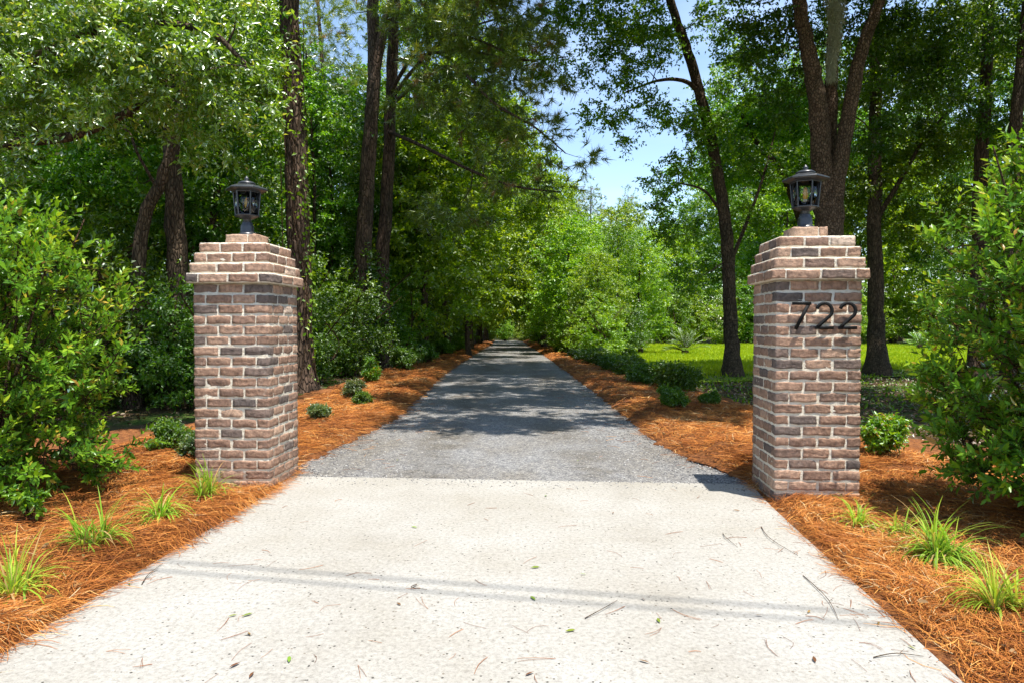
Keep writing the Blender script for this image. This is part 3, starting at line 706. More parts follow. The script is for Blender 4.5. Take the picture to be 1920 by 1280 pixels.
# --- vine clad pine right behind the left pillar
B1 = G(562, 729)
pine1 = tree('pine_tree', [([B1, W(562, 500, 14.6), W(553, 200, 14.6), W(547, 0, 14.6), W(546, -200, 14.7), W(546, -420, 14.7)], .26, .15)],
     [((-4.8, 14.9, 14.2), (2.6, 2.4, 2.4)), ((-4.8, 14.9, 11.6), (1.8, 1.6, .9))],
     'tall straight pine trunk with climbing vine standing behind the left pillar', ncl=110, cr=.75, kind='pine', leaf='needle', bark='bark_pine', zmin=10.5, sides=18)
def vine(root, base, top, r, n, label=None):
    mb = MB(); b = np.array(base) - np.array(root.location); t = np.array(top) - np.array(root.location)
    for k in range(5):
        s = np.linspace(0, R.uniform(.6, 1), 24); a0 = R.uniform(3.4, 6.2); a = a0 + .7 * np.sin(s * R.uniform(4, 9) + k)
        p = b + (t - b) * s[:, None] + (r * (1.04 + .5 * np.exp(-s * 14)))[:, None] * np.stack([np.cos(a), np.sin(a), 0 * a], -1); tube(mb, p, .012, 4, .2, 1)
    s = R.random(n); a = R.uniform(3.0, 6.6, n) ; a = np.where(R.random(n) < .6, R.normal(5.9, .35, n), a)
    P = b + (t - b) * s[:, None] + (r * R.uniform(1.03, 1.32, n))[:, None] * np.stack([np.cos(a), np.sin(a), 0 * a], -1)
    out = np.stack([np.cos(a), np.sin(a), 0 * a + .3], -1)
    leaves(mb, P, unit(R.normal(0, .6, (n, 3)) + out * .3 + np.array([0, 0, -.6])), unit(out + R.normal(0, .4, (n, 3))), R.uniform(.07, .12, n), R.uniform(.05, .08, n), np.clip(R.normal(.5, .25, n), 0, 1))
    mb.obj('climbing_vine', [M['leaf_bright'], M['twig']], root)
vine(pine1, W(562, 720, 14.6), W(549, 40, 14.6), .265, 420)

# --- forked pine and its neighbour, boughs drooping over the drive
B2 = G(672, 690)
tree('pine_tree', [([B2, W(680, 500, 21.8), W(692, 300, 21.8), W(703, 150, 21.8), W(702, 0, 21.8), W(700, -260, 21.8)], .29, .15),
                   ([W(702, 160, 21.8), W(722, 60, 21.7), W(737, 0, 21.6), W(760, -220, 21.5)], .17, .10)],
     [(W(720, -250, 21.8), (2.6, 2.2, 2.4)), (W(650, -60, 22), (1.5, 1.4, .9)), (W(760, -60, 21), (1.6, 1.6, 1.0)), (W(640, 60, 22.5), (1.0, 1, .6))],
     'forked dark pine left of the drive with two stems parting high up', group='tall pines beside the drive', ncl=200, cr=.75, kind='pine', leaf='needle', bark='bark_pine', zmin=8, sides=14)
B3 = np.array([-4.15, 22.6, 0])
tree('pine_tree', [([B3, W(718, 520, 22.6), W(730, 300, 22.6), W(738, 100, 22.6), W(745, -100, 22.6), W(750, -320, 22.6)], .25, .13),
                   ([W(735, 190, 22.4), W(790, 120, 21), W(850, 70, 20), W(940, 40, 19.2)], .07, .02), ([W(735, 175, 22.4), W(800, 80, 21), W(880, 76, 20), W(960, 110, 19)], .07, .02),
                   ([W(732, 250, 22.4), W(800, 280, 20.6), W(880, 320, 19.6), W(960, 350, 19), W(1050, 362, 18.6)], .065, .02),
                   ([W(735, 200, 22.4), W(840, 130, 20), W(930, 200, 19), W(1000, 240, 18.5), W(1060, 290, 18)], .065, .015),
                   ([W(738, 120, 22.4), W(860, 100, 20.5), W(970, 118, 19), W(1060, 112, 18)], .06, .015)],
     [(W(800, 40, 20.6), (1.3, 1.3, .9)), (W(900, 60, 20), (1.4, 1.4, .9)), (W(960, 20, 19.5), (1.2, 1.3, .8)), (W(850, 150, 20), (1.3, 1.2, .6)), (W(940, 150, 19.3), (1.1, 1.2, .6)), (W(1000, 120, 18.8), (.9, 1.0, .35)), (W(1050, 115, 18.4), (.5, .8, .22)),
      (W(960, 215, 19), (.9, 1, .35)), (W(1040, 175, 18.4), (.6, .7, .3)), (W(1010, 250, 18.6), (.7, .8, .25)), (W(1060, 300, 18.2), (.6, .7, .16)), (W(900, 300, 19.6), (1.1, 1, .4)), (W(980, 350, 19), (1.0, 1, .22)), (W(1040, 360, 18.7), (.6, .7, .15)), (W(860, -130, 20.5), (2.4, 2.2, 1.6)), (W(760, -300, 22.5), (2.4, 2.2, 2.2)), ((-.6, 19, 13.6), (2.6, 2.2, 1.4)), ((.8, 24, 15.5), (2.4, 2.2, 1.4)), ((-1.2, 14.5, 12.5), (2.0, 1.8, .9)), (W(880, 230, 19.6), (1.2, 1, .5)), (W(790, 190, 21), (1.0, 1, .6)), (W(1000, 60, 19), (.8, .9, .4)), (W(840, 400, 20.5), (1.1, .9, .4))],
     'tall pine whose long needled boughs sweep right across the drive', group='tall pines beside the drive', ncl=1000, cr=.55, n_tw=7, kind='pine', leaf='needle', bark='bark_pine', zmin=4.5, nd=(26, .25, .021), branch_r=.9, sides=14)
tree('broadleaf_tree', [([(-3.9, 27.6, 0), W(778, 480, 27.8), W(790, 250, 28), W(810, 60, 28), W(830, -120, 28)], .18, .07), ([W(790, 270, 28), W(860, 190, 28), W(940, 170, 28)], .07, .02)],
     [(W(770, 40, 28.4), (1.6, 1.5, 1.2)), (W(860, 120, 28.4), (1.8, 1.6, 1.3)), (W(930, 220, 28.4), (1.5, 1.5, 1.2)), (W(985, 300, 28.4), (1.2, 1.3, 1.0)), (W(880, 20, 28.6), (1.6, 1.5, 1.0)), (W(960, 100, 28.6), (1.0, 1.2, .7)), (W(800, 250, 28.6), (1.4, 1.4, 1.2)), (W(1010, 390, 28.8), (1.0, 1.2, .7))],
     'tall bright green tree seen through the pine boughs over the drive', ncl=620, cr=.7, n_tw=6, n_lf=12, L=.14, wr=.55, leaf='leaf_bright', zmin=4)
# --- leaning and upright trunks behind the left shrub
tree('broadleaf_tree', [([W(335, 640, 12.4) * [1, 1, 0], W(333, 450, 12.4), W(325, 260, 12.4), W(335, 60, 12.5), W(345, -160, 12.6)], .20, .09)],
     [(W(330, 60, 12.8), (1.6, 1.4, 1.0)), (W(440, 110, 13), (1.1, 1.1, .8)), (W(180, 80, 13), (1.5, 1.4, 1.0)), (W(330, -190, 13), (3.0, 2.4, 1.6)), (W(420, 260, 13), (.9, .9, .5)), (W(200, 250, 13.2), (1.2, 1, .6)), (W(470, 330, 13.5), (.5, .7, .4))],
     'stout dark trunk with rough bark rising behind the left pillar lantern', ncl=330, cr=.55, n_tw=6, n_lf=12, L=.10, wr=.5, leaf='leaf_wood', zmin=3)
tree('broadleaf_tree', [([W(245, 640, 11.8) * [1, 1, 0], W(268, 440, 11.8), W(312, 325, 11.8), W(350, 180, 11.8), W(370, 60, 12), W(380, -80, 12)], .125, .05), ([W(295, 350, 11.8), W(262, 290, 11.6), W(246, 250, 11.6), W(215, 240, 11.4)], .03, .01)],
     [(W(250, 320, 12.4), (1.0, .9, .5)), (W(380, -20, 12.4), (1.4, 1.2, .9)), (W(130, 330, 12.6), (1.2, .9, .6)), (W(300, 180, 12.2), (.7, .7, .4))],
     'thin trunk leaning to the right behind the large left shrub', ncl=200, cr=.5, n_tw=6, n_lf=12, L=.09, wr=.5, leaf='leaf_wood', zmin=2.6)
# --- right side trees
B4 = G(1375, 703)
tree('broadleaf_tree', [([B4, W(1369, 600, 19.2), W(1364, 480, 19.2), W(1348, 350, 19.2), W(1322, 230, 19.1), W(1296, 130, 19.0), W(1265, 45, 18.8), W(1245, -30, 18.6), W(1225, -200, 18.4)], .205, .09),
                        ([W(1312, 185, 19.0), W(1285, 158, 18.7), W(1235, 155, 18.4), W(1170, 178, 18.0)], .075, .02),
                        ([W(1357, 410, 19.2), W(1320, 360, 18.8), W(1270, 345, 18.4)], .05, .02), ([W(1366, 500, 19.2), W(1420, 360, 19.6), W(1450, 250, 20)], .06, .02)],
     [(W(1130, 70, 18), (1.1, 1.1, .6)), (W(1190, 30, 18.2), (1.1, 1.2, .7)), (W(1160, 150, 18), (.8, .9, .42)), (W(1125, 215, 17.8), (.55, .7, .35)), (W(1165, 265, 17.8), (.35, .5, .22)), (W(1215, 210, 18.2), (.7, .8, .4)), (W(1060, 10, 18), (.9, 1, .35)), (W(1240, 90, 18.4), (.7, .9, .5)),
      (W(1250, 330, 18.6), (.65, .8, .5)), (W(1270, 420, 18.6), (.75, .9, .6)), (W(1400, 130, 19.4), (1.3, 1.2, 1.1)), (W(1420, 300, 19.8), (1.1, 1, .9)), (W(1330, 60, 19), (.9, 1, .7)), (W(1210, -170, 18.4), (3.0, 2.8, 1.8)), (W(1290, 520, 18.8), (.6, .7, .4)), ((2.4, 15.2, 11.5), (2.6, 1.8, .8)), ((1.8, 18.5, 12.8), (2.8, 2.2, .9)), ((4.0, 21, 13), (2.6, 2.6, 1.2)), (W(1060, 130, 17.8), (.7, .8, .35)), (W(1100, 20, 18), (1.0, 1, .5)), (W(1180, 110, 18), (.9, 1, .5)), (W(1330, 250, 18.8), (.7, .8, .5)), (W(1230, 380, 18.6), (.6, .7, .3)), (W(1280, 230, 18.6), (.6, .7, .4)), (W(1290, 300, 18.8), (.5, .6, .3)), ((2.6, 16.0, 13.6), (3.0, 2.6, 1.5)), ((1.4, 19.5, 14.5), (2.6, 2.4, 1.4)), ((4.0, 21, 14), (2.6, 2.6, 1.8)), (W(1400, 420, 19.6), (.8, .8, .6))],
     'slender dark tree curving left over the lawn edge, left of the numbered pillar', ncl=2000, cr=.55, n_tw=6, n_lf=13, L=.10, wr=.5, leaf='leaf_wood', zmin=3.2, sides=14)
tree('oak_tree', [([W(1548, 640, 16.2) * [1, 1, 0], W(1550, 540, 16.2), W(1552, 430, 16.2), W(1548, 360, 16.2)], .36, .31),
                  ([W(1546, 400, 16.2), W(1536, 290, 16.1), W(1527, 190, 16), W(1510, 100, 15.9), W(1490, 0, 15.8), W(1455, -260, 15.6)], .26, .11),
                  ([W(1556, 420, 16.1), W(1573, 300, 16), W(1590, 200, 15.9), W(1612, 90, 15.7), W(1648, -10, 15.5), W(1720, -260, 15.3)], .20, .10),
                  ([W(1550, 330, 16.4), W(1553, 180, 16.4), W(1556, 60, 16.4), W(1562, -180, 16.6)], .18, .09)],
     [(W(1430, -160, 15.6), (2.2, 2, 1.5)), (W(1560, -260, 16), (3, 2.6, 1.8)), (W(1740, -180, 15.6), (2.4, 2, 1.6)), (W(1420, 40, 16.6), (.8, 1, .6)), (W(1720, 80, 16.5), (1.2, 1.1, .8)), (W(1760, 170, 16.8), (1.0, 1, .5)), (W(1660, 20, 16.8), (.8, .9, .6)), (W(1460, 180, 17), (.7, .8, .6)), (W(1450, 90, 16.8), (1.0, 1, .8)), (W(1690, 130, 16.8), (1.1, 1, .8)), (W(1580, 60, 17.2), (1.1, 1, .8)), (W(1640, 250, 17.2), (.8, .8, .6))],
     'large brown oak parting into three stems behind the right lantern', ncl=1150, cr=.6, n_tw=6, n_lf=12, L=.105, wr=.48, leaf='leaf_dark', bark='bark_brown', zmin=5.5, sides=20)
# Spanish moss in that fork
def moss(loc, h, r, n, label):
    mb = MB(); s = R.random(n) ** .8; a = R.uniform(0, 2 * np.pi, n); rr = r * (1 - s * .75) * R.random(n) ** .5
    P = np.stack([rr * np.cos(a) + .05 * np.sin(s * 5), rr * np.sin(a), -s * h], -1)
    ax = unit(np.stack([R.normal(0, .45, n), R.normal(0, .45, n), -np.ones(n)], -1))
    leaves(mb, P, ax, R.normal(0, 1, (n, 3)), R.uniform(.10, .22, n), .008, R.random(n))
    o = mb.obj('spanish_moss', M['moss']); o.location = loc; tag(o, label, 'spanish moss'); return o
moss(W(1557, -20, 16.0), 2.15, .24, 3800, 'long grey hank of Spanish moss hanging between the oak stems')
B5 = G(1645, 700)
tree('broadleaf_tree', [([B5, W(1642, 600, 19.7), W(1638, 450, 19.7), W(1636, 250, 19.7), W(1634, 50, 19.7), W(1630, -200, 19.8)], .25, .11), ([W(1637, 420, 19.7), W(1690, 330, 19.5), W(1730, 260, 19.4), W(1775, 210, 19.3)], .08, .02)],
     [(W(1700, 300, 20), (1.3, 1.2, 1.0)), (W(1770, 260, 19.8), (1.2, 1.2, .7)), (W(1690, 420, 20), (.9, .9, .7)), (W(1600, 350, 20.4), (.9, .9, .8)), (W(1640, 150, 20.4), (1.6, 1.4, 1.2)), (W(1640, -180, 20), (3, 2.6, 1.8)), (W(1790, 130, 20), (1.4, 1.2, 1.0)), (W(1800, 400, 20), (1.0, 1, .7)), (W(1720, 60, 20), (1.5, 1.2, 1.0)), (W(1860, 60, 20.5), (1.3, 1.2, 1.2)), (W(1880, 280, 20.5), (1.2, 1.0, .9)), (W(1560, 420, 21), (1, .8, .7))],
     'straight tree with flared roots standing just right of the numbered pillar', ncl=1000, cr=.6, n_tw=6, n_lf=12, L=.115, wr=.5, leaf='leaf_wood', zmin=3.2, sides=14, rbias=.05)
tree('pine_tree', [([(12.4, 18.2, 0), W(1834, 350, 18.2), W(1842, 150, 18.2), W(1846, -50, 18.2), W(1850, -300, 18.2)], .19, .10)],
     [(W(1850, -320, 18.2), (2.4, 2.2, 2.2)), (W(1850, -80, 18.6), (1.2, 1, .6))], 'straight dark trunk rising above the large right shrub', ncl=110, cr=.8, kind='pine', leaf='needle', bark='bark_pine', zmin=9)
tree('broadleaf_tree', [([(12.0, 16.4, 0), W(1893, 350, 16.4), W(1905, 150, 16.4), W(1915, 0, 16.4), W(1925, -250, 16.4)], .16, .09)],
     [(W(1880, 200, 17.4), (1.0, 1, .7)), (W(1900, 60, 17), (1.3, 1.2, .8)), (W(1960, -200, 16.6), (2.4, 2, 1.8)), (W(1930, 330, 17.5), (1, .9, .6))], 'dark trunk at the far right edge of the photo', ncl=420, cr=.55, n_tw=6, n_lf=12, L=.09, leaf='leaf_dark', zmin=4)
tree('broadleaf_tree', [([W(1560, 640, 23) * [1, 1, 0], W(1535, 520, 23), W(1495, 400, 22.8), W(1460, 320, 22.6), W(1415, 270, 22.4), W(1380, 200, 22.3)], .19, .06)],
     [(W(1400, 240, 22.6), (1.6, 1.4, 1.0)), (W(1470, 210, 23), (1.5, 1.4, 1)), (W(1490, 330, 23.4), (1.2, 1, .8)), (W(1360, 330, 23), (1, 1, .6)), (W(1440, 480, 24), (1.3, 1, .8)), (W(1580, 260, 24), (1.4, 1.2, 1))],
     'tree leaning left with a bowed dark trunk behind the right lantern', ncl=650, cr=.6, n_tw=6, n_lf=12, L=.11, leaf='leaf_wood', zmin=3.5)

tree('oak_tree', [([(11.6, 8.2, 0), (11.4, 8.2, 3), (10.6, 8.6, 6), (9.5, 9, 8.6)], .34, .16), ([(10.9, 8.5, 5.2), (8.5, 9.2, 7.4), (5.5, 9.4, 8.5), (2.6, 9.2, 9.0), (.6, 9.6, 9.2)], .16, .03), ([(10.4, 8.8, 6.4), (8, 11.6, 8.4), (4.5, 12.4, 9.2), (2.0, 12.8, 9.6)], .12, .03)],
     [((1.6, 7.6, 8.9), (1.7, 1.0, .5)), ((.8, 9.6, 9.3), (1.8, 1.3, .5)), ((3.0, 10.6, 9.4), (1.6, 1.5, .5)), ((1.2, 12.4, 9.8), (2.0, 1.5, .5)), ((4.2, 8.0, 9), (1.3, 1.2, .5)), ((5.8, 10, 9.4), (1.8, 2.0, .6)), ((4.4, 13.2, 10), (1.6, 1.5, .5)), ((8.4, 9, 9.6), (2, 2.2, .7)), ((8.2, 12.6, 10), (2.2, 2, .7)), ((11.4, 9, 10.4), (2.6, 2.6, 1.2))],
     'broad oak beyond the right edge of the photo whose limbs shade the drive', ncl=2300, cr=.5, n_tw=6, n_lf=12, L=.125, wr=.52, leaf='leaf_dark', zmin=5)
# ------------------------------------------------------------------ woodland prototypes and their copies
def proto_tree(kind):
    if kind == 'oak':
        return tree('broadleaf_tree', [([(0, 0, 0), (.1, 0, 3), (-.1, .2, 6), (.2, .1, 10)], .17, .06)], [((0, 0, 8), (3.0, 3.0, 3.2)), ((.8, .5, 5), (2.6, 2.6, 1.2)), ((-1, -.6, 11), (1.8, 1.8, 1.4))], 'x', ncl=330, cr=.8, n_tw=6, n_lf=12, L=.15, wr=.55, leaf='leaf_wood', zmin=3)
    if kind == 'oak2':
        return tree('broadleaf_tree', [([(0, 0, 0), (-.2, .1, 3), (.3, 0, 6), (.1, -.2, 11)], .14, .05)], [((.3, 0, 6), (2.4, 2.4, 2.6)), ((0, .3, 9.5), (2.2, 2.2, 2.0)), ((-.6, 0, 3.6), (2.0, 2.0, .9))], 'x', ncl=300, cr=.75, n_tw=6, n_lf=12, L=.14, wr=.55, leaf='leaf_dark', zmin=2.2)
    if kind == 'bright':
        return tree('broadleaf_tree', [([(0, 0, 0), (.1, 0, 2), (0, .2, 4), (.1, .1, 7)], .12, .04)], [((0, 0, 5), (2.4, 2.4, 2.6)), ((.4, .4, 2.4), (2.3, 2.3, 1.4)), ((-.3, 0, 7.4), (1.4, 1.4, 1.0))], 'x', ncl=300, cr=.7, n_tw=6, n_lf=12, L=.14, wr=.55, leaf='leaf_bright', zmin=.8)
    if kind == 'pine':
        return tree('pine_tree', [([(0, 0, 0), (.1, 0, 5), (0, .1, 10), (.1, 0, 17)], .17, .06)], [((0, 0, 14), (2.2, 2.2, 2.6)), ((.3, 0, 10.5), (2.2, 2.2, 1.2)), ((0, 0, 17), (1.0, 1.0, 1.0))], 'x', ncl=150, cr=.9, n_tw=6, nd=(22, .34, .026), kind='pine', leaf='needle', bark='bark_pine', zmin=8)
    if kind == 'slim':
        return tree('slender_tree', [([(0, 0, 0), (.15, 0, 3), (.1, .1, 6), (.3, 0, 10)], .085, .03)], [((.2, 0, 8), (1.6, 1.6, 2.2)), ((.1, 0, 5), (1.2, 1.2, 1.0))], 'x', ncl=130, cr=.65, n_tw=6, n_lf=12, L=.12, wr=.5, leaf='leaf_wood', zmin=3.4)
def proto_bush(leaf, L, ncl, name='understory_shrub', h=1.0):
    st = [([(R.normal(0, .15), R.normal(0, .15), 0), (R.normal(0, .5), R.normal(0, .5), 1.2 * h), (R.normal(0, .9), R.normal(0, .9), 2.6 * h)], .04, .012) for _ in range(5)]
    return tree(name, st, [((0, 0, 1.5 * h), (1.5, 1.5, 1.4 * h)), ((.5, .3, 2.6 * h), (.9, .9, .9 * h)), ((-.6, -.2, .7 * h), (1.2, 1.2, .6 * h))], 'x', 'shrub', ncl=ncl, cr=.55, n_tw=6, n_lf=12, L=L, wr=.5, leaf=leaf, bark='twig', zmin=.15, branch_r=.7, origin=(0, 0, 0))
PROTO = {k: proto_tree(k) for k in ('oak', 'oak2', 'bright', 'pine', 'slim')}
PROTO['bush'] = proto_bush('leaf_dark', .10, 170); PROTO['bush2'] = proto_bush('leaf_wood', .11, 170); PROTO['bush3'] = proto_bush('leaf_bright', .11, 170)
used = set()
def place(kind, x, y, s, label, group, sz=1.0, rz=None):
    p = PROTO[kind]
    if kind not in used: o = p; used.add(kind)
    else: o = copy_tree(p)
    o.location = (x, y, -.05); o.rotation_euler = (R.normal(0, .02), R.normal(0, .02), R.uniform(0, 6.28) if rz is None else rz); o.scale = (s, s, s * sz)
    o['label'] = label
    if group: o['group'] = group
    elif 'group' in o: del o['group']
    return o

LW = 'woodland trees left of the drive'; RW = 'woodland trees beyond the lawn'; EW = 'trees at the end of the drive'
lab = {'oak': 'broadleaf tree in the shaded wood left of the drive', 'oak2': 'dark leaved broadleaf tree in the shaded wood left of the drive', 'pine': 'pine standing in the wood left of the drive', 'slim': 'slender thin stemmed tree in the wood left of the drive', 'bright': 'light green tree in the wood left of the drive'}
for (x, y, k, s) in [(-7.5, 17, 'oak2', .9), (-10.5, 15, 'oak', 1.0), (-14, 17, 'oak2', 1.1), (-9.2, 21, 'oak', 1.0), (-13.5, 23, 'oak', 1.15), (-18, 22, 'oak2', 1.2), (-6.6, 25, 'oak2', .9), (-10.5, 28, 'oak', 1.1), (-16, 29, 'oak', 1.2), (-22, 28, 'oak', 1.3),
                     (-5.6, 29, 'oak2', 1.0), (-8, 34, 'oak', 1.1), (-5.2, 35, 'oak', 1.0), (-13, 36, 'oak2', 1.2), (-5.0, 41, 'oak2', 1.1), (-9.5, 43, 'oak', 1.2), (-19, 38, 'oak', 1.3), (-5.6, 48, 'oak', 1.2), (-26, 36, 'oak2', 1.3), (-4.8, 54, 'oak2', 1.0),
                     (-7.6, 30, 'pine', 1.0), (-11.5, 33, 'pine', 1.05), (-12.6, 38, 'pine', 1.0), (-16.2, 47, 'pine', 1.1), (-6.4, 38, 'pine', 1.0),
                     (-4.4, 26, 'slim', 1.0), (-6.2, 22, 'slim', 1.0), (-8.2, 25, 'slim', 1.1), (-4.0, 31, 'slim', 1.0), (-4.3, 38, 'slim', 1.1), (-3.8, 44, 'slim', 1.0), (-10, 19, 'slim', 1.0), (-12, 14, 'slim', .9), (-3.6, 36, 'slim', .9), (-8.9, 13.6, 'slim', .9)]:
    place(k, x, y, s, lab[k], LW)
for (x, y, k, s) in [(-3.3, 26, 'bright', 1.3), (-2.9, 31, 'bright', 1.45), (-2.3, 36, 'bright', 1.6), (-2.6, 42, 'oak', 1.3), (-2.4, 48, 'bright', 1.7), (-2.2, 56, 'oak', 1.3), (-1.9, 30, 'slim', 1.2)]:
    place(k, x, y, s, 'leafy tree arching over the gravel drive from its left edge', 'trees arching over the drive')
UB = 'understory shrubs left of the drive'
for (x, y, k, s) in [(-5.0, 16.4, 'bush', .75), (-6.4, 15.5, 'bush', .95), (-4.6, 19.2, 'bush', .85), (-5.9, 18.6, 'bush2', 1.1), (-7.6, 14.2, 'bush', .9), (-6.2, 12.4, 'bush', .85), (-5.2, 11.4, 'bush', .7), (-7.4, 11.4, 'bush', 1.1), (-9, 12, 'bush2', 1.2), (-10.5, 10.8, 'bush', 1.2),
                     (-4.4, 24, 'bush2', 1.0), (-5.4, 22, 'bush', 1.2), (-4.5, 28, 'bush', 1.0), (-5.2, 32, 'bush2', 1.2), (-4.2, 34, 'bush', .9), (-4.4, 40, 'bush', 1.1), (-4.2, 46, 'bush2', 1.1), (-3.9, 52, 'bush', 1.1), (-7.2, 19, 'bush', 1.3), (-8.8, 17, 'bush2', 1.3), (-11.5, 18.5, 'bush', 1.4), (-7.0, 26, 'bush', 1.3), (-9.6, 24, 'bush', 1.4), (-13.5, 20, 'bush', 1.5), (-12.5, 13, 'bush', 1.3)]:
    place(k, x, y, s, {'bush': 'dark green understory shrub among the trunks left of the drive', 'bush2': 'mid green understory shrub among the trunks left of the drive'}[k], UB)
for (x, y, k, s, sz) in [(2.9, 33, 'bright', .9, .9), (1.9, 40, 'bright', 1.25, 1.0), (2.0, 47, 'oak', .95, 1.0), (1.8, 54, 'oak', 1.1, 1.0), (3.5, 28.5, 'bright', .6, .9), (2.6, 37, 'slim', .8, 1)]:
    place(k, x, y, s, {'slim': 'slender tree leaning over the gravel drive from its right edge', 'oak': 'tall broadleaf tree leaning over the gravel drive from its right edge'}.get(k, 'light green tree leaning over the gravel drive from its right edge'), 'trees leaning over the drive from the right', sz)
RS = 'bright roadside trees right of the drive'
for (x, y, k, s, sz) in [(4.7, 30.5, 'slim', .62, 1), (6.4, 34, 'bright', .8, .95), (4.3, 36, 'bright', .62, 1.25), (6.9, 41, 'bright', 1.0, 1.05), (4.0, 43, 'bright', .9, 1.0), (5.6, 47, 'bright', 1.0, 1.0), (3.6, 52, 'bright', 1.0, 1)]:
    place(k, x, y, s, {'slim': 'slender green tree growing beside the drive on its right'}.get(k, 'bright green leafy tree growing beside the drive on its right'), RS, sz)
US = 'roadside shrubs right of the drive'
for (x, y, k, s) in [(3.5, 27, 'bush3', .8), (3.9, 29.5, 'bush', .95), (3.3, 32, 'bush3', .9), (3.2, 36, 'bush2', .95), (3.0, 41, 'bush3', 1.0), (2.7, 46, 'bush2', 1.0), (2.4, 52, 'bush3', 1.0), (4.6, 28.6, 'bush', .75)]:
    place(k, x, y, s, {'bush': 'dark shrub crowding the right edge of the drive', 'bush2': 'mid green shrub crowding the right edge of the drive', 'bush3': 'bright green shrub crowding the right edge of the drive'}[k], US)
for (x, y, k, s, sz) in [(9, 56, 'bright', 1.1, .8), (13, 54, 'bright', 1.2, .95), (17, 55, 'oak', 1.2, 1), (21, 53, 'bright', 1.6, 1), (25, 55, 'oak', 1.6, 1.1), (29, 52, 'bright', 1.7, 1.1), (33, 54, 'oak2', 1.6, 1.1), (38, 52, 'oak', 1.7, 1.1), (43, 54, 'bright', 1.9, 1.1), (20, 60, 'oak', 1.6, 1.2), (27, 62, 'oak', 1.9, 1.2), (35, 62, 'oak2', 2.0, 1.2), (15.5, 62, 'oak', 1.0, 1), (44, 46, 'oak', 1.3, 1), (30, 46, 'oak2', .9, 1), (23.5, 48, 'bright', .8, .9)]:
    place(k, x, y, s, {'bright': 'light green tree in the wood beyond the lawn', 'oak': 'broadleaf tree in the wood beyond the lawn', 'oak2': 'dark tree in the wood beyond the lawn'}[k], RW, sz)
for (x, y, s) in [(7, 51, .9), (9.4, 52, 1.0), (11.6, 51, 1.25), (13.6, 52.5, 1.35), (15.8, 51, 1.2), (18, 51.5, 1.4), (20.4, 50.5, 1.25), (22.6, 51.5, 1.4), (25, 50.5, 1.3), (27.5, 51, 1.4), (30, 50, 1.3), (33, 51, 1.5), (36, 50, 1.4), (39.5, 50, 1.5), (43, 49, 1.5)]:
    place(R.choice(['bush2', 'bush3']), x, y, s, 'low shrub along the far edge of the sunny lawn', 'shrubs along the far edge of the lawn')
for (x, y, k, s, sz) in [(-3, 64, 'oak', .9, 1), (-.8, 66, 'bright', .9, .9), (1.6, 65, 'bright', 1.0, .8), (4, 62, 'oak', .9, .8), (-6.5, 62, 'oak2', 1.1, 1), (0.5, 74, 'oak', 1.2, .9), (-4, 74, 'oak', 1.3, 1)]:
    place(k, x, y, s, {'bright': 'light green tree closing the far end of the drive', 'oak': 'broadleaf tree closing the far end of the drive', 'oak2': 'dark tree closing the far end of the drive'}[k], EW, sz)
for (x, y, s) in [(-2.2, 60, .6), (-.6, 61, .55), (1.0, 60.5, .6), (2.3, 59, .7), (-3.6, 59, .8)]:
    place('bush3', x, y, s, 'low bush at the vanishing far end of the drive', 'bushes at the far end of the drive')
for (px, h) in [(1105, 15.6), (1175, 14.8), (1068, 14.5)]:
    x = (px - CX) / F * 66; place('pine', x, 66, h / 18.2, 'distant pine top showing against the blue sky gap', 'distant pine tops')

# canopy trees off to the sides that shade the right hand ground
for (x, y, k, s) in [(15, 12, 'oak2', 1.3), (19, 17, 'oak', 1.4), (24, 22, 'oak', 1.4)]:
    place(k, x, y, s, {'oak': 'broad crowned shade tree beyond the right edge of the photo', 'oak2': 'dark leaved shade tree beyond the right edge of the photo'}[k], 'shade trees right of the lawn')

# far mass of woodland closing every gap near the ground
def far_wood():
    n = 8000; a = R.uniform(-1.15, 1.15, n); d = R.uniform(84, 105, n); x = d * np.sin(a); y = d * np.cos(a)
    top = np.where((x > 9) & (x < 20), 9.0, np.where((x > 3) & (x <= 9), 13.0, np.where(x < 0, 15.0, 23.0))) + 2.0 * fbm(x, y, .2)
    z = R.random(n) ** 1.6 * top
    C = np.stack([x, y, z], -1); mb = MB(); spray(mb, C, unit(R.normal(0, 1, C.shape)), 1.7, 7, 8, .42, .6, 0)
    o = mb.obj('distant_wood', M['leaf_wood']); tag(o, 'distant mass of green woodland filling the gaps between the trees', 'woodland', kind='stuff')
far_wood()

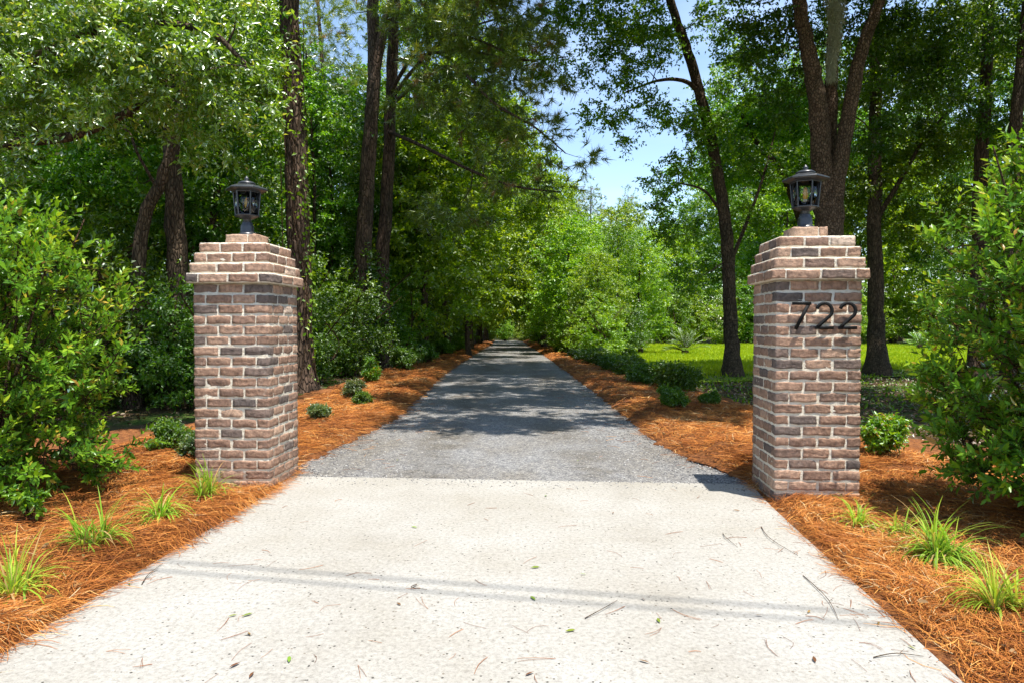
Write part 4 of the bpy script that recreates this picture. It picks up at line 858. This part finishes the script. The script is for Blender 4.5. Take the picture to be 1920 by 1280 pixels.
# ------------------------------------------------------------------ large front shrubs
def big_shrub(c, rx, ry, h, label, nst, ncl, L, holes=0):
    c = np.array([c[0], c[1], 0.0]); stems = []
    tb, cb = MB(), MB(); nodes = []
    for k in range(nst):
        a = R.uniform(0, 6.28); e = np.array([math.cos(a) * rx * R.uniform(.2, .7), math.sin(a) * ry * R.uniform(.2, .7), h * R.uniform(.7, .98)])
        p = smooth_path([np.array([math.cos(a) * .12, math.sin(a) * .12, -.05]), e * [.45, .45, .45] + R.normal(0, .05, 3), e], 12); tube(tb, p, np.linspace(.02, .005, 12), 6); nodes += list(p[2:])
    C, cen = in_ellipsoids([((0, 0, h * .56), (rx, ry, h * .40)), ((0, 0, h * .30), (rx * .95, ry * .95, h * .26)), ((rx * .1, 0, h * .80), (rx * .62, ry * .62, h * .2)), ((0, 0, h * .16), (rx * .95, ry * .95, h * .14))], ncl)
    nodes = np.array(nodes); D = np.zeros_like(C)
    for k in np.argsort(np.linalg.norm(C[:, :2], axis=1)):
        q = int(np.argmin(np.linalg.norm(nodes - C[k], axis=1) + .8 * np.maximum(0, nodes[:, 2] - C[k][2]))); a = nodes[q]
        p = smooth_path([a, (a + C[k]) / 2 + R.normal(0, .02, 3), C[k]], 4); tube(tb, p, np.linspace(.006, .0025, 4), 4); nodes = np.concatenate([nodes, p[1:]])
        D[k] = unit(C[k] - a + np.array([0, 0, .35]) + .6 * (C[k] - np.array([0, 0, h * .4])))
    # upright shoots: twig with leaves in opposite pairs, tip leaves paler
    n_tw = 4; n = len(C); base = np.repeat(C, n_tw, 0); td = unit(np.repeat(D, n_tw, 0) + R.normal(0, .55, (n * n_tw, 3)) + np.array([0, 0, .25])); ln = R.uniform(.12, .30, n * n_tw)
    for k in range(len(base)): tube(tb, [base[k] - td[k] * .05, base[k] + td[k] * ln[k]], [.0028, .0014], 3, .8)
    npair = 7; m = n * n_tw * npair * 2
    t = np.tile(np.repeat(np.linspace(.12, 1.0, npair), 2), n * n_tw); sgn = np.tile(np.array([1, -1]), n * n_tw * npair)
    d = np.repeat(td, npair * 2, 0); P = np.repeat(base, npair * 2, 0) + d * (t * np.repeat(ln, npair * 2))[:, None]
    ref = unit(np.cross(td, R.normal(0, 1, td.shape))); ref2 = np.cross(td, ref); s1 = np.repeat(ref, npair * 2, 0); s2 = np.repeat(ref2, npair * 2, 0)
    par = np.tile(np.repeat(np.arange(npair) % 2, 2), n * n_tw)[:, None]; side = np.where(par == 0, s1, s2) * sgn[:, None]
    ax = unit(side * (1.0 - .45 * t)[:, None] + d * (.45 + .55 * t)[:, None] + R.normal(0, .18, (m, 3)) + np.array([0, 0, .1])); nr = unit(d * .8 - side * .25 + np.array([0, 0, .55]) + R.normal(0, .25, (m, 3)))
    Ls = L * R.uniform(.5, 1.3, m) * (1.0 - .3 * (t > .93))
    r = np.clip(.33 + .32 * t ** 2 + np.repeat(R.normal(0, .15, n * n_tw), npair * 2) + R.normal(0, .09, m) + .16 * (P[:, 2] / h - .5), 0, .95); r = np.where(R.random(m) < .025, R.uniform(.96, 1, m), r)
    ok = P[:, 2] > .04
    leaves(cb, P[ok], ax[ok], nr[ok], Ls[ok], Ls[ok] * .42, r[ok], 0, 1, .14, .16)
    root = empty('shrub', c); tag(root, label, 'shrub'); tb.obj('stems', M['twig'], root, True); cb.obj('foliage', M['leaf_shrub'], root)
    return root
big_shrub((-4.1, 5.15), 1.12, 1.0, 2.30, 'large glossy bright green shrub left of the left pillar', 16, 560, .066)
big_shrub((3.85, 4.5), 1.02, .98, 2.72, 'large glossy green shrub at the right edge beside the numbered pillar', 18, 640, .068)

# ------------------------------------------------------------------ small planted shrubs, hedge, tufts, palms
def small_shrub(loc, w, h, label, leaf='leaf_shrub_red', n=130, L=.035, group=None, lod=0, name='small_shrub', rb=0.0):
    loc = np.array(loc, float); tb, cb = MB(), MB()
    C, cen = in_ellipsoids([((0, 0, h * .45), (w * .42, w * .42, h * .34))] + [((R.normal(0, w * .2), R.normal(0, w * .2), h * R.uniform(.55, .8)), (w * R.uniform(.12, .26), w * R.uniform(.12, .26), h * R.uniform(.18, .32))) for _ in range(4)], n)
    for c in C[:60]:
        tube(tb, smooth_path([np.array([c[0] * .15, c[1] * .15, -.03]), np.array([c[0] * .6, c[1] * .6, c[2] * .55]), c], 4), [.006, .005, .004, .002], 4)
    spray(cb, C, unit(C - np.array([0, 0, h * .2]) + [0, 0, .1]), w * .20, 5, 9, L, .42, lod, rbias=rb)
    root = empty(name, loc); tag(root, label, 'shrub', group); tb.obj('stems', M['twig'], root); cb.obj('foliage', M[leaf], root); return root
def gz(p):
    x, y = p[0], p[1]; d = (edge_l(y) - x) if x < 0 else (x - edge_r(y)); return np.array([x, y, float(bed_z(d, x, y)) - .02])
az = 'small young shrubs planted in the pine straw'
small_shrub(gz(G(600, 800)), .34, .27, 'small pale green shrub in the straw just right of the left pillar', group=az, rb=.3)
small_shrub(gz(G(660, 752)), .42, .38, 'small pale tipped shrub second from the left pillar in the straw', group=az, rb=.25)
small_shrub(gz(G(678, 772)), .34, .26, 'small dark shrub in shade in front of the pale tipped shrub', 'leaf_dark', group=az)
small_shrub(gz(G(697, 722)), .42, .55, 'upright young green shrub at the edge of the left wood', 'leaf_shrub', group=az, L=.07)
small_shrub(gz(G(757, 698)), .95, .80, 'rounded dark shrub in the left bed halfway along the drive', 'leaf_dark', group=az, L=.07)
small_shrub(gz(G(800, 684)), .9, .80, 'dark shrub touching the left wood beside the drive', 'leaf_dark', group=az, L=.08)
small_shrub(gz(G(832, 667)), 1.0, .75, 'first of two distant green shrubs in the left straw bed', 'leaf_wood', group=az, L=.09)
small_shrub(gz(G(856, 661)), 1.1, .8, 'farther of two distant green shrubs in the left straw bed', 'leaf_wood', group=az, L=.09)
small_shrub((-3.55, 7.0, .02), .42, .36, 'small dark green shrub behind the large left shrub', 'leaf_dark', group=az)
small_shrub((-3.05, 6.6, .02), .36, .30, 'small shrub touching the left side of the left pillar', group=az, rb=.1)
small_shrub(gz(G(1265, 778)), .42, .34, 'small shaded shrub in the right straw bed left of the numbered pillar', 'leaf_dark', group=az, L=.05)
small_shrub(gz(G(1333, 766)), .30, .26, 'tiny shaded shrub between the right bed and the curved tree', 'leaf_dark', group=az, L=.045)
small_shrub(gz((3.55, 6.55)), .46, .44, 'small rounded shrub with bright new leaves right of the numbered pillar', 'leaf_shrub', group=az, L=.045, rb=.15)
small_shrub((-3.25, 4.6, .03), .26, .26, 'tiny leafy seedling under the large left shrub', 'leaf_shrub', group=az, n=12, L=.045)
small_shrub((3.05, 3.75, .03), .28, .22, 'tiny leafy seedling under the large right shrub', 'leaf_dark', group=az, n=12, L=.045)
hd = 'low hedge of dark shrubs along the right bed'
first = None
words_h = ['nearest', 'second', 'third', 'fourth', 'fifth', 'sixth', 'seventh', 'eighth', 'ninth']
for k, (x, y, w, h) in enumerate([(3.35, 13.7, 1.0, .62), (3.05, 15.2, 1.05, .66), (3.15, 18.0, 1.1, .66), (3.05, 19.6, 1.1, .62), (3.1, 21.4, 1.2, .64), (3.0, 23.2, 1.2, .6), (2.9, 25.2, 1.3, .66), (2.75, 28.0, 1.0, .5), (2.6, 33.0, 1.1, .5)]):
    if k == 0: first = small_shrub((x, y, -.02), 1.0, .62, 'x', 'leaf_dark', n=230, L=.075, group=hd, name='hedge_shrub'); o = first
    else: o = copy_tree(first); o.location = (x, y, -.02); o.rotation_euler = (0, 0, R.uniform(0, 6)); o.scale = (w, w, h / .62 * .85)
    o['label'] = f'{words_h[k]} dark low shrub of the hedge row right of the drive'

def tuft(loc, h, n, label, tone=.5, name='grass_tuft', spread=1.0):
    n = int(n * 1.9)
    loc = np.array(loc, float); a = R.uniform(0, 6.28, n); r0 = R.random(n) * .02; fan = R.normal(0, .045, (4, 2))[R.integers(0, 4, n)]; L = h * R.uniform(.7, 1.45, n); lean = R.uniform(.2, 1.8, n) * spread
    mb = MB(); seg = 6; P = [np.stack([r0 * np.cos(a) + fan[:, 0], r0 * np.sin(a) + fan[:, 1], 0 * a - .01], -1)]; el = np.pi / 2 - lean * .35
    for k in range(seg):
        P.append(P[-1] + (L / seg)[:, None] * np.stack([np.cos(a) * np.cos(el), np.sin(a) * np.cos(el), np.sin(el)], -1)); el = el - lean * .42; a = a + R.normal(0, .06, n)
    P = np.stack(P, 1); P[..., 2] = np.maximum(P[..., 2], -.01)
    sd = np.stack([-np.sin(a), np.cos(a), 0 * a], -1) * (R.uniform(.0055, .011, n) * .5)[:, None]
    w = np.array([.7, 1, 1, .95, .8, .55, .1])[None, :, None]
    v = np.concatenate([P - sd[:, None] * w, P + sd[:, None] * w], 1); q = seg + 1
    f = (np.arange(n)[:, None, None] * 2 * q + np.array([[k, k + 1, q + k + 1, q + k] for k in range(seg)])[None]).reshape(-1, 4)
    mb.add(v.reshape(-1, 3), f, np.repeat(np.where(R.random(n) < .1, 1.0, np.clip(tone + R.normal(0, .25, n), 0, .96)), 2 * q))
    o = mb.obj(name, M['tuft']); o.location = loc; tag(o, label, 'grass tuft', 'grass tufts edging the concrete'); return o
def tz(px, py): return gz(G(px, py)) + np.array([0, 0, .02])
tuft(tz(374, 944), .25, 70, 'upright green grass tuft in front of the left pillar', .45, spread=.7)
tuft(tz(300, 985), .24, 90, 'low drooping grass tuft second from the left pillar', .5, spread=1.35)
tuft(tz(172, 1038), .27, 85, 'grass tuft third from the left pillar with long trailing blades', .45, spread=1.2)
tuft(tz(22, 1135), .28, 75, 'yellow green grass tuft at the left edge of the photo', .75, spread=.9)
tuft(tz(1622, 998), .20, 60, 'small yellowish grass tuft at the foot of the numbered pillar', .7, spread=1.1)
tuft(tz(1768, 1066), .31, 130, 'large arching grass tuft beside the right shrub', .4, spread=1.35)
tuft(tz(1888, 1176), .26, 70, 'sparse yellow green grass tuft at the right edge of the photo', .8, spread=.9)
tuft(tz(1700, 1020), .20, 40, 'thin grass tuft between the two larger tufts on the right', .5, spread=1.3)

def palm(loc, r, n, label):
    mb = MB(); a = R.uniform(0, 6.28, n); el = R.uniform(.15, 1.35, n)
    for k in range(n):
        d = np.array([math.cos(a[k]) * math.cos(el[k]), math.sin(a[k]) * math.cos(el[k]), math.sin(el[k])])
        p = smooth_path([[0, 0, .1], d * r * .55 + [0, 0, .12], d * r + [0, 0, .05 - .15 * math.cos(el[k])]], 14)
        tube(mb, p, np.linspace(.012, .004, 14), 4, .5, 1)
        q = np.repeat(p[3:], 2, 0); t = unit(p[-1] - p[0]); sd = unit(np.cross(t, [0, 0, 1])); s = np.tile([1, -1], len(p) - 3)[:, None]
        leaves(mb, q, t * .7 + sd * s * .8 + [0, 0, .2], np.tile([0, 0, 1.0], (len(q), 1)) + R.normal(0, .2, q.shape), .24 * r, .03, np.clip(R.normal(.5, .2, len(q)), 0, 1))
    root = empty('sago_palm', loc); tag(root, label, 'palm'); mb.obj('fronds', [M['leaf_dark'], M['twig']], root)
    tb = MB(); tube(tb, [[0, 0, -.05], [0, 0, .12], [0, 0, .22]], [.16, .18, .08], 10); tb.obj('trunk', M['bark_pine'], root)
palm((8.5, 33.5, 0), 1.15, 34, 'spiky sago palm on the sunny lawn left of the curved tree')
palm((24.5, 41, 0), 1.0, 28, 'smaller sago palm far out on the lawn to the right')

# ------------------------------------------------------------------ lawn
lx = [(3.6, 16), (4.2, 19.5), (6.5, 20.2), (12, 20.5), (26, 21), (46, 26), (46, 51), (20, 52), (6.4, 49), (5.8, 33), (4.2, 26), (3.6, 20)]
def lawn_left(y): return np.interp(y, [17, 20, 28, 33, 50], [3.7, 3.6, 4.6, 5.6, 6.0])
ysl = np.linspace(16.5, 52, 120); n = 60; tt = np.linspace(0, 1, n) ** 1.3
X = lawn_left(ysl)[:, None] + (46 - lawn_left(ysl))[:, None] * tt[None]; Yl = ysl[:, None] + 0 * X + np.where(ysl[:, None] < 20, np.clip((X - 4.2) * .35, 0, 3.2), 0)
v = np.stack([X, Yl, -.03 + .02 * fbm(X, Yl, .5)], -1).reshape(-1, 3); i = np.arange(119)[:, None] * n; j = np.arange(n - 1)[None]
lo = MB().add(v, np.stack([i + j, i + j + 1, i + n + j + 1, i + n + j], -1).reshape(-1, 4)).obj('lawn_ground', M['lawn'], smooth=True); tag(lo, kind='structure')
mb = MB(); n = 90000; y = 17.5 + 33 * R.random(n) ** 1.3; x = lawn_left(y) + R.random(n) ** 1.1 * (30 - lawn_left(y)); ok = y > 17.5 + np.clip((x - 4.2) * .5, 0, 3.4) + .8 * fbm(x, y, .9); x, y = x[ok], y[ok]; n = len(x)
P = np.stack([x, y, np.full(n, -.04)], -1); hh = R.uniform(.07, .20, n) * (1 + .3 * fbm(x, y, .7)); ax = np.stack([R.normal(0, .35, n), R.normal(0, .35, n), np.ones(n)], -1)
leaves(mb, P, ax, R.normal(0, 1, (n, 3)), hh, .028, np.clip(.5 + .25 * fbm(x, y, .4) + R.normal(0, .2, n), 0, 1))
o = mb.obj('grass', M['grass']); tag(o, 'sunny yellow green grass of the lawn on the right', 'grass', kind='stuff')
# tall grass seed stems by the curved tree are part of this turf; leaf litter and low weeds in the shade
mb = MB(); n = 15000; x = 3.0 + 15 * R.random(n) ** 1.2; y = 6.6 + 14 * R.random(n); ok = x > edge_r(y) + 1.2 + .5 * fbm(x, y, .8); x, y = x[ok], y[ok]; n = len(x)
leaves(mb, np.stack([x, y, np.full(n, -.045) + R.random(n) * .03], -1), unit(R.normal(0, 1, (n, 3)) * [1, 1, .25]), unit(R.normal(0, .35, (n, 3)) + [0, 0, 1]), R.uniform(.05, .10, n), R.uniform(.025, .05, n), np.clip(R.normal(.42, .22, n), 0, 1) )
m = 14000; x = -14 + 12.5 * R.random(m); y = 6.5 + 28 * R.random(m); ok = x < edge_l(y) - 1.6; x, y = x[ok], y[ok]; m = len(x)
leaves(mb, np.stack([x, y, np.full(m, -.045) + R.random(m) * .03], -1), unit(R.normal(0, 1, (m, 3)) * [1, 1, .25]), unit(R.normal(0, .35, (m, 3)) + [0, 0, 1]), R.uniform(.06, .11, m), R.uniform(.03, .055, m), np.clip(R.normal(.42, .22, m), 0, 1))
for sd_ in (-1, 1):
    q = 420; yy = 1.5 + 9 * R.random(q) ** 1.4; dd = .05 + 2.4 * R.random(q); xx = (edge_l(yy) if sd_ < 0 else edge_r(yy)) + sd_ * dd
    leaves(mb, np.stack([xx, yy, bed_z(dd, xx, yy) + .035], -1), unit(R.normal(0, 1, (q, 3)) * [1, 1, .2]), unit(R.normal(0, .35, (q, 3)) + [0, 0, 1]), R.uniform(.03, .065, q), R.uniform(.015, .03, q), np.clip(R.normal(.62, .22, q), 0, 1), 0, 1)
o = mb.obj('leaf_litter', M['litter']); tag(o, 'brown leaf litter strewn on the shaded ground under the trees', 'leaf litter', kind='stuff')
mb = MB(); n = 13000; x = 4 + 14 * R.random(n); y = 9 + 11.5 * R.random(n); ok = (fbm(x, y, .9, 4) + R.normal(0, .35, n) > -.05) & (x > edge_r(y) + 1.9); x, y = x[ok], y[ok]; n = len(x)
leaves(mb, np.stack([x, y, np.full(n, -.05) + .05 * R.random(n)], -1), unit(R.normal(0, .8, (n, 3)) + [0, 0, .8]), unit(R.normal(0, .5, (n, 3)) + [0, 0, 1]), R.uniform(.05, .12, n), R.uniform(.025, .05, n), R.random(n))
o = mb.obj('ground_cover', M['leaf_wood']); tag(o, 'low green weeds on the shaded ground behind the right pillar', 'ground cover', kind='stuff')

# ------------------------------------------------------------------ fallen bits on the concrete and gravel
def fallen(px, py, L, green, label, group):
    mb = MB(); P = np.array([[0, 0, .002]]); a = R.uniform(0, 6.28)
    leaves(mb, P, np.array([[math.cos(a), math.sin(a), .12]]), np.array([[R.normal(0, .25), R.normal(0, .25), 1.0]]), np.array([L]), np.array([L * .3]), np.array([R.random()]), 0, 1, .08, .10)
    o = mb.obj('fallen_leaf', M['fallen_green' if green else 'fallen_brown']); g = G(px, py); o.location = (g[0], g[1], .004 if g[1] < 5.9 else -.005); tag(o, label, 'leaf', group)
FLG = 'fallen leaves on the drive'
for (px, py, g) in [(470, 1155, 1), (460, 1192, 0), (440, 1158, 1), (452, 1196, 0), (538, 1238, 1), (750, 1140, 0), (1080, 1187, 1), (1013, 1067, 1), (1101, 1081, 1), (770, 990, 1), (995, 1123, 1), (1212, 1131, 0), (1436, 1160, 0), (1520, 1155, 0), (1655, 1172, 0), (1535, 1250, 0), (1390, 960, 0), (1150, 965, 0), (1026, 930, 1), (235, 1098, 1), (280, 1085, 0), (445, 1250, 0), (470, 1268, 0), (1235, 1165, 1), (985, 1275, 0), (1200, 1245, 0), (1725, 1225, 1), (1085, 862, 1), (1163, 869, 1), (905, 872, 0), (1040, 811, 0), (745, 861, 1), (1320, 880, 1), (900, 875, 0)]:
    fallen(px, py, R.uniform(.032, .058), g, 'small green fallen leaf lying on the drive' if g else 'small brown fallen leaf lying on the drive', FLG)
# dry needles strewn over the slab
mb = MB(); n = 150
for _ in range(260):
    sd_ = R.choice([-1, 1]); yy = R.uniform(6.1, 15); dd = .9 * R.random() ** 2.2; g = np.array([(edge_l(yy) if sd_ < 0 else edge_r(yy)) - sd_ * dd, yy, -.004]); a = R.uniform(0, 6.28); L = R.uniform(.08, .18)
    tube(mb, [g, g + [L * .5 * math.cos(a), L * .5 * math.sin(a), .006], g + [L * math.cos(a + .2), L * math.sin(a + .2), 0]], .0014, 3, R.uniform(.1, .9))
px = np.concatenate([R.uniform(80, 1750, 85), R.uniform(1200, 1620, 30), R.uniform(250, 560, 20)]); py = np.concatenate([R.uniform(915, 1275, 85), R.uniform(950, 1200, 30), R.uniform(930, 1100, 20)])
for a_, b_ in zip(px, py):
    g = G(a_, b_)
    if not (edge_l(g[1]) + .02 < g[0] < edge_r(g[1]) - .02): continue
    a = R.uniform(0, 6.28); L = R.uniform(.05, .16); bd = R.normal(0, .22); nn = R.integers(1, 3)
    for q in range(nn):
        a2 = a + R.normal(0, .12) * q
        p = smooth_path([g + [0, 0, .003], g + [L * .5 * math.cos(a2), L * .5 * math.sin(a2), .005], g + [L * math.cos(a2 + bd), L * math.sin(a2 + bd), .003]], 5); tube(mb, p, .0007, 4, R.uniform(.1, .6))
o = mb.obj('fallen_needles', M['straw']); tag(o, 'dry pine needles strewn over the pale concrete', 'pine needles', kind='stuff')
tw = 'thin twigs lying on the concrete'
for (x0, y0, x1, y1, lb) in [(1098, 1165, 1160, 1130, 'brown twig lying aslant in the middle of the concrete near the shadow lines'), (1510, 1083, 1578, 1168, 'long thin twig lying across the right part of the concrete'), (1358, 1003, 1386, 1029, 'short thin twig on the concrete near the right pillar'), (1430, 990, 1500, 1045, 'bent twig on the concrete edge below the numbered pillar'), (1645, 1240, 1740, 1238, 'thin twig near the lower right corner of the concrete'), (780, 1100, 800, 1110, 'tiny brown twig beside the shadow line left of the middle'), (260, 1100, 300, 1060, 'thin twig at the left edge of the concrete')]:
    a, b = G(x0, y0), G(x1, y1); o0 = a.copy(); mb = MB(); p = smooth_path([a - o0 + [0, 0, .005], (a + b) / 2 - o0 + [R.normal(0, .02), R.normal(0, .02), .012], b - o0 + [0, 0, .005]], 8); tube(mb, p, np.linspace(.0026, .001, 8), 5); k = p[4]; tube(mb, [k, k + [.03, .02, .006]], [.0015, .0008], 4)
    o = mb.obj('twig', M['bark_brown']); o.location = o0; tag(o, lb, 'twig', tw)
# loose stones along the gravel
mb = MB(); n = 5000; y = 5.9 + 7 * R.random(n) ** 1.5; x = edge_l(y) + (edge_r(y) - edge_l(y)) * np.where(R.random(n) < .5, R.random(n), np.where(R.random(n) < .5, R.random(n) ** 4, 1 - R.random(n) ** 4)); ok = y > seam_y(x) + .03; x, y = x[ok], y[ok]; n = len(x)
T = np.array([[1, 0, 0], [-1, 0, 0], [0, 1, 0], [0, -1, 0], [0, 0, 1], [0, 0, -1]], float); TF = np.array([[0, 2, 4], [2, 1, 4], [1, 3, 4], [3, 0, 4], [2, 0, 5], [1, 2, 5], [3, 1, 5], [0, 3, 5]])
v = T[None] * R.uniform(.005, .012, (n, 1, 3)) * [1, 1, .6] * (1 + R.normal(0, .2, (n, 6, 1))) + np.stack([x, y, np.full(n, -.014)], -1)[:, None]
q = 420; xs = R.uniform(-1.9, 1.95, q); ys_ = seam_y(xs) - .3 * R.random(q) ** 3 - .0; x = np.concatenate([x, xs]); y = np.concatenate([y, ys_]); n = n + q
v = np.concatenate([v, T[None] * R.uniform(.004, .009, (q, 1, 3)) * [1, 1, .6] + np.stack([xs, ys_, np.full(q, .002)], -1)[:, None]])
def stone_mat():
    m, nt, b = new_mat('loose_stone'); at = N(nt, 'ShaderNodeAttribute', attribute_name='rnd'); r = ramp(nt, [(0, (.07, .07, .075)), (.6, (.26, .25, .24)), (1, (.5, .48, .45))], at.outputs['Fac']); nt.links.new(r.outputs[0], b.inputs['Base Color']); b.inputs['Roughness'].default_value = .85; return m
mb.add(v.reshape(-1, 3), (np.arange(n)[:, None, None] * 6 + TF[None]).reshape(-1, 3), np.repeat(R.random(n), 6)); o = mb.obj('loose_gravel', stone_mat()); tag(o, 'loose grey stones scattered on the gravel drive', 'gravel', kind='stuff')

# overhead wires whose soft shadows cross the slab
for k, (sa, sb, z, r) in enumerate([((-1.95, 3.86), (1.75, 3.15), 8.8, .011), ((-1.95, 3.72), (1.75, 3.02), 8.2, .010)]):
    mb = MB(); s = TO_SUN / TO_SUN.z; a = np.array([sa[0] + s.x * z, sa[1] + s.y * z, z]); b = np.array([sb[0] + s.x * z, sb[1] + s.y * z, z]); d = b - a
    p = [a + d * t + np.array([0, 0, .25 * (t - .5) ** 2]) for t in np.linspace(-4, 5, 40)]; tube(mb, p, r, 8)
    o = mb.obj('overhead_cable', M['cable']); tag(o, ['upper black overhead wire crossing above the drive', 'lower black overhead wire crossing above the drive'][k], 'cable', 'overhead wires')
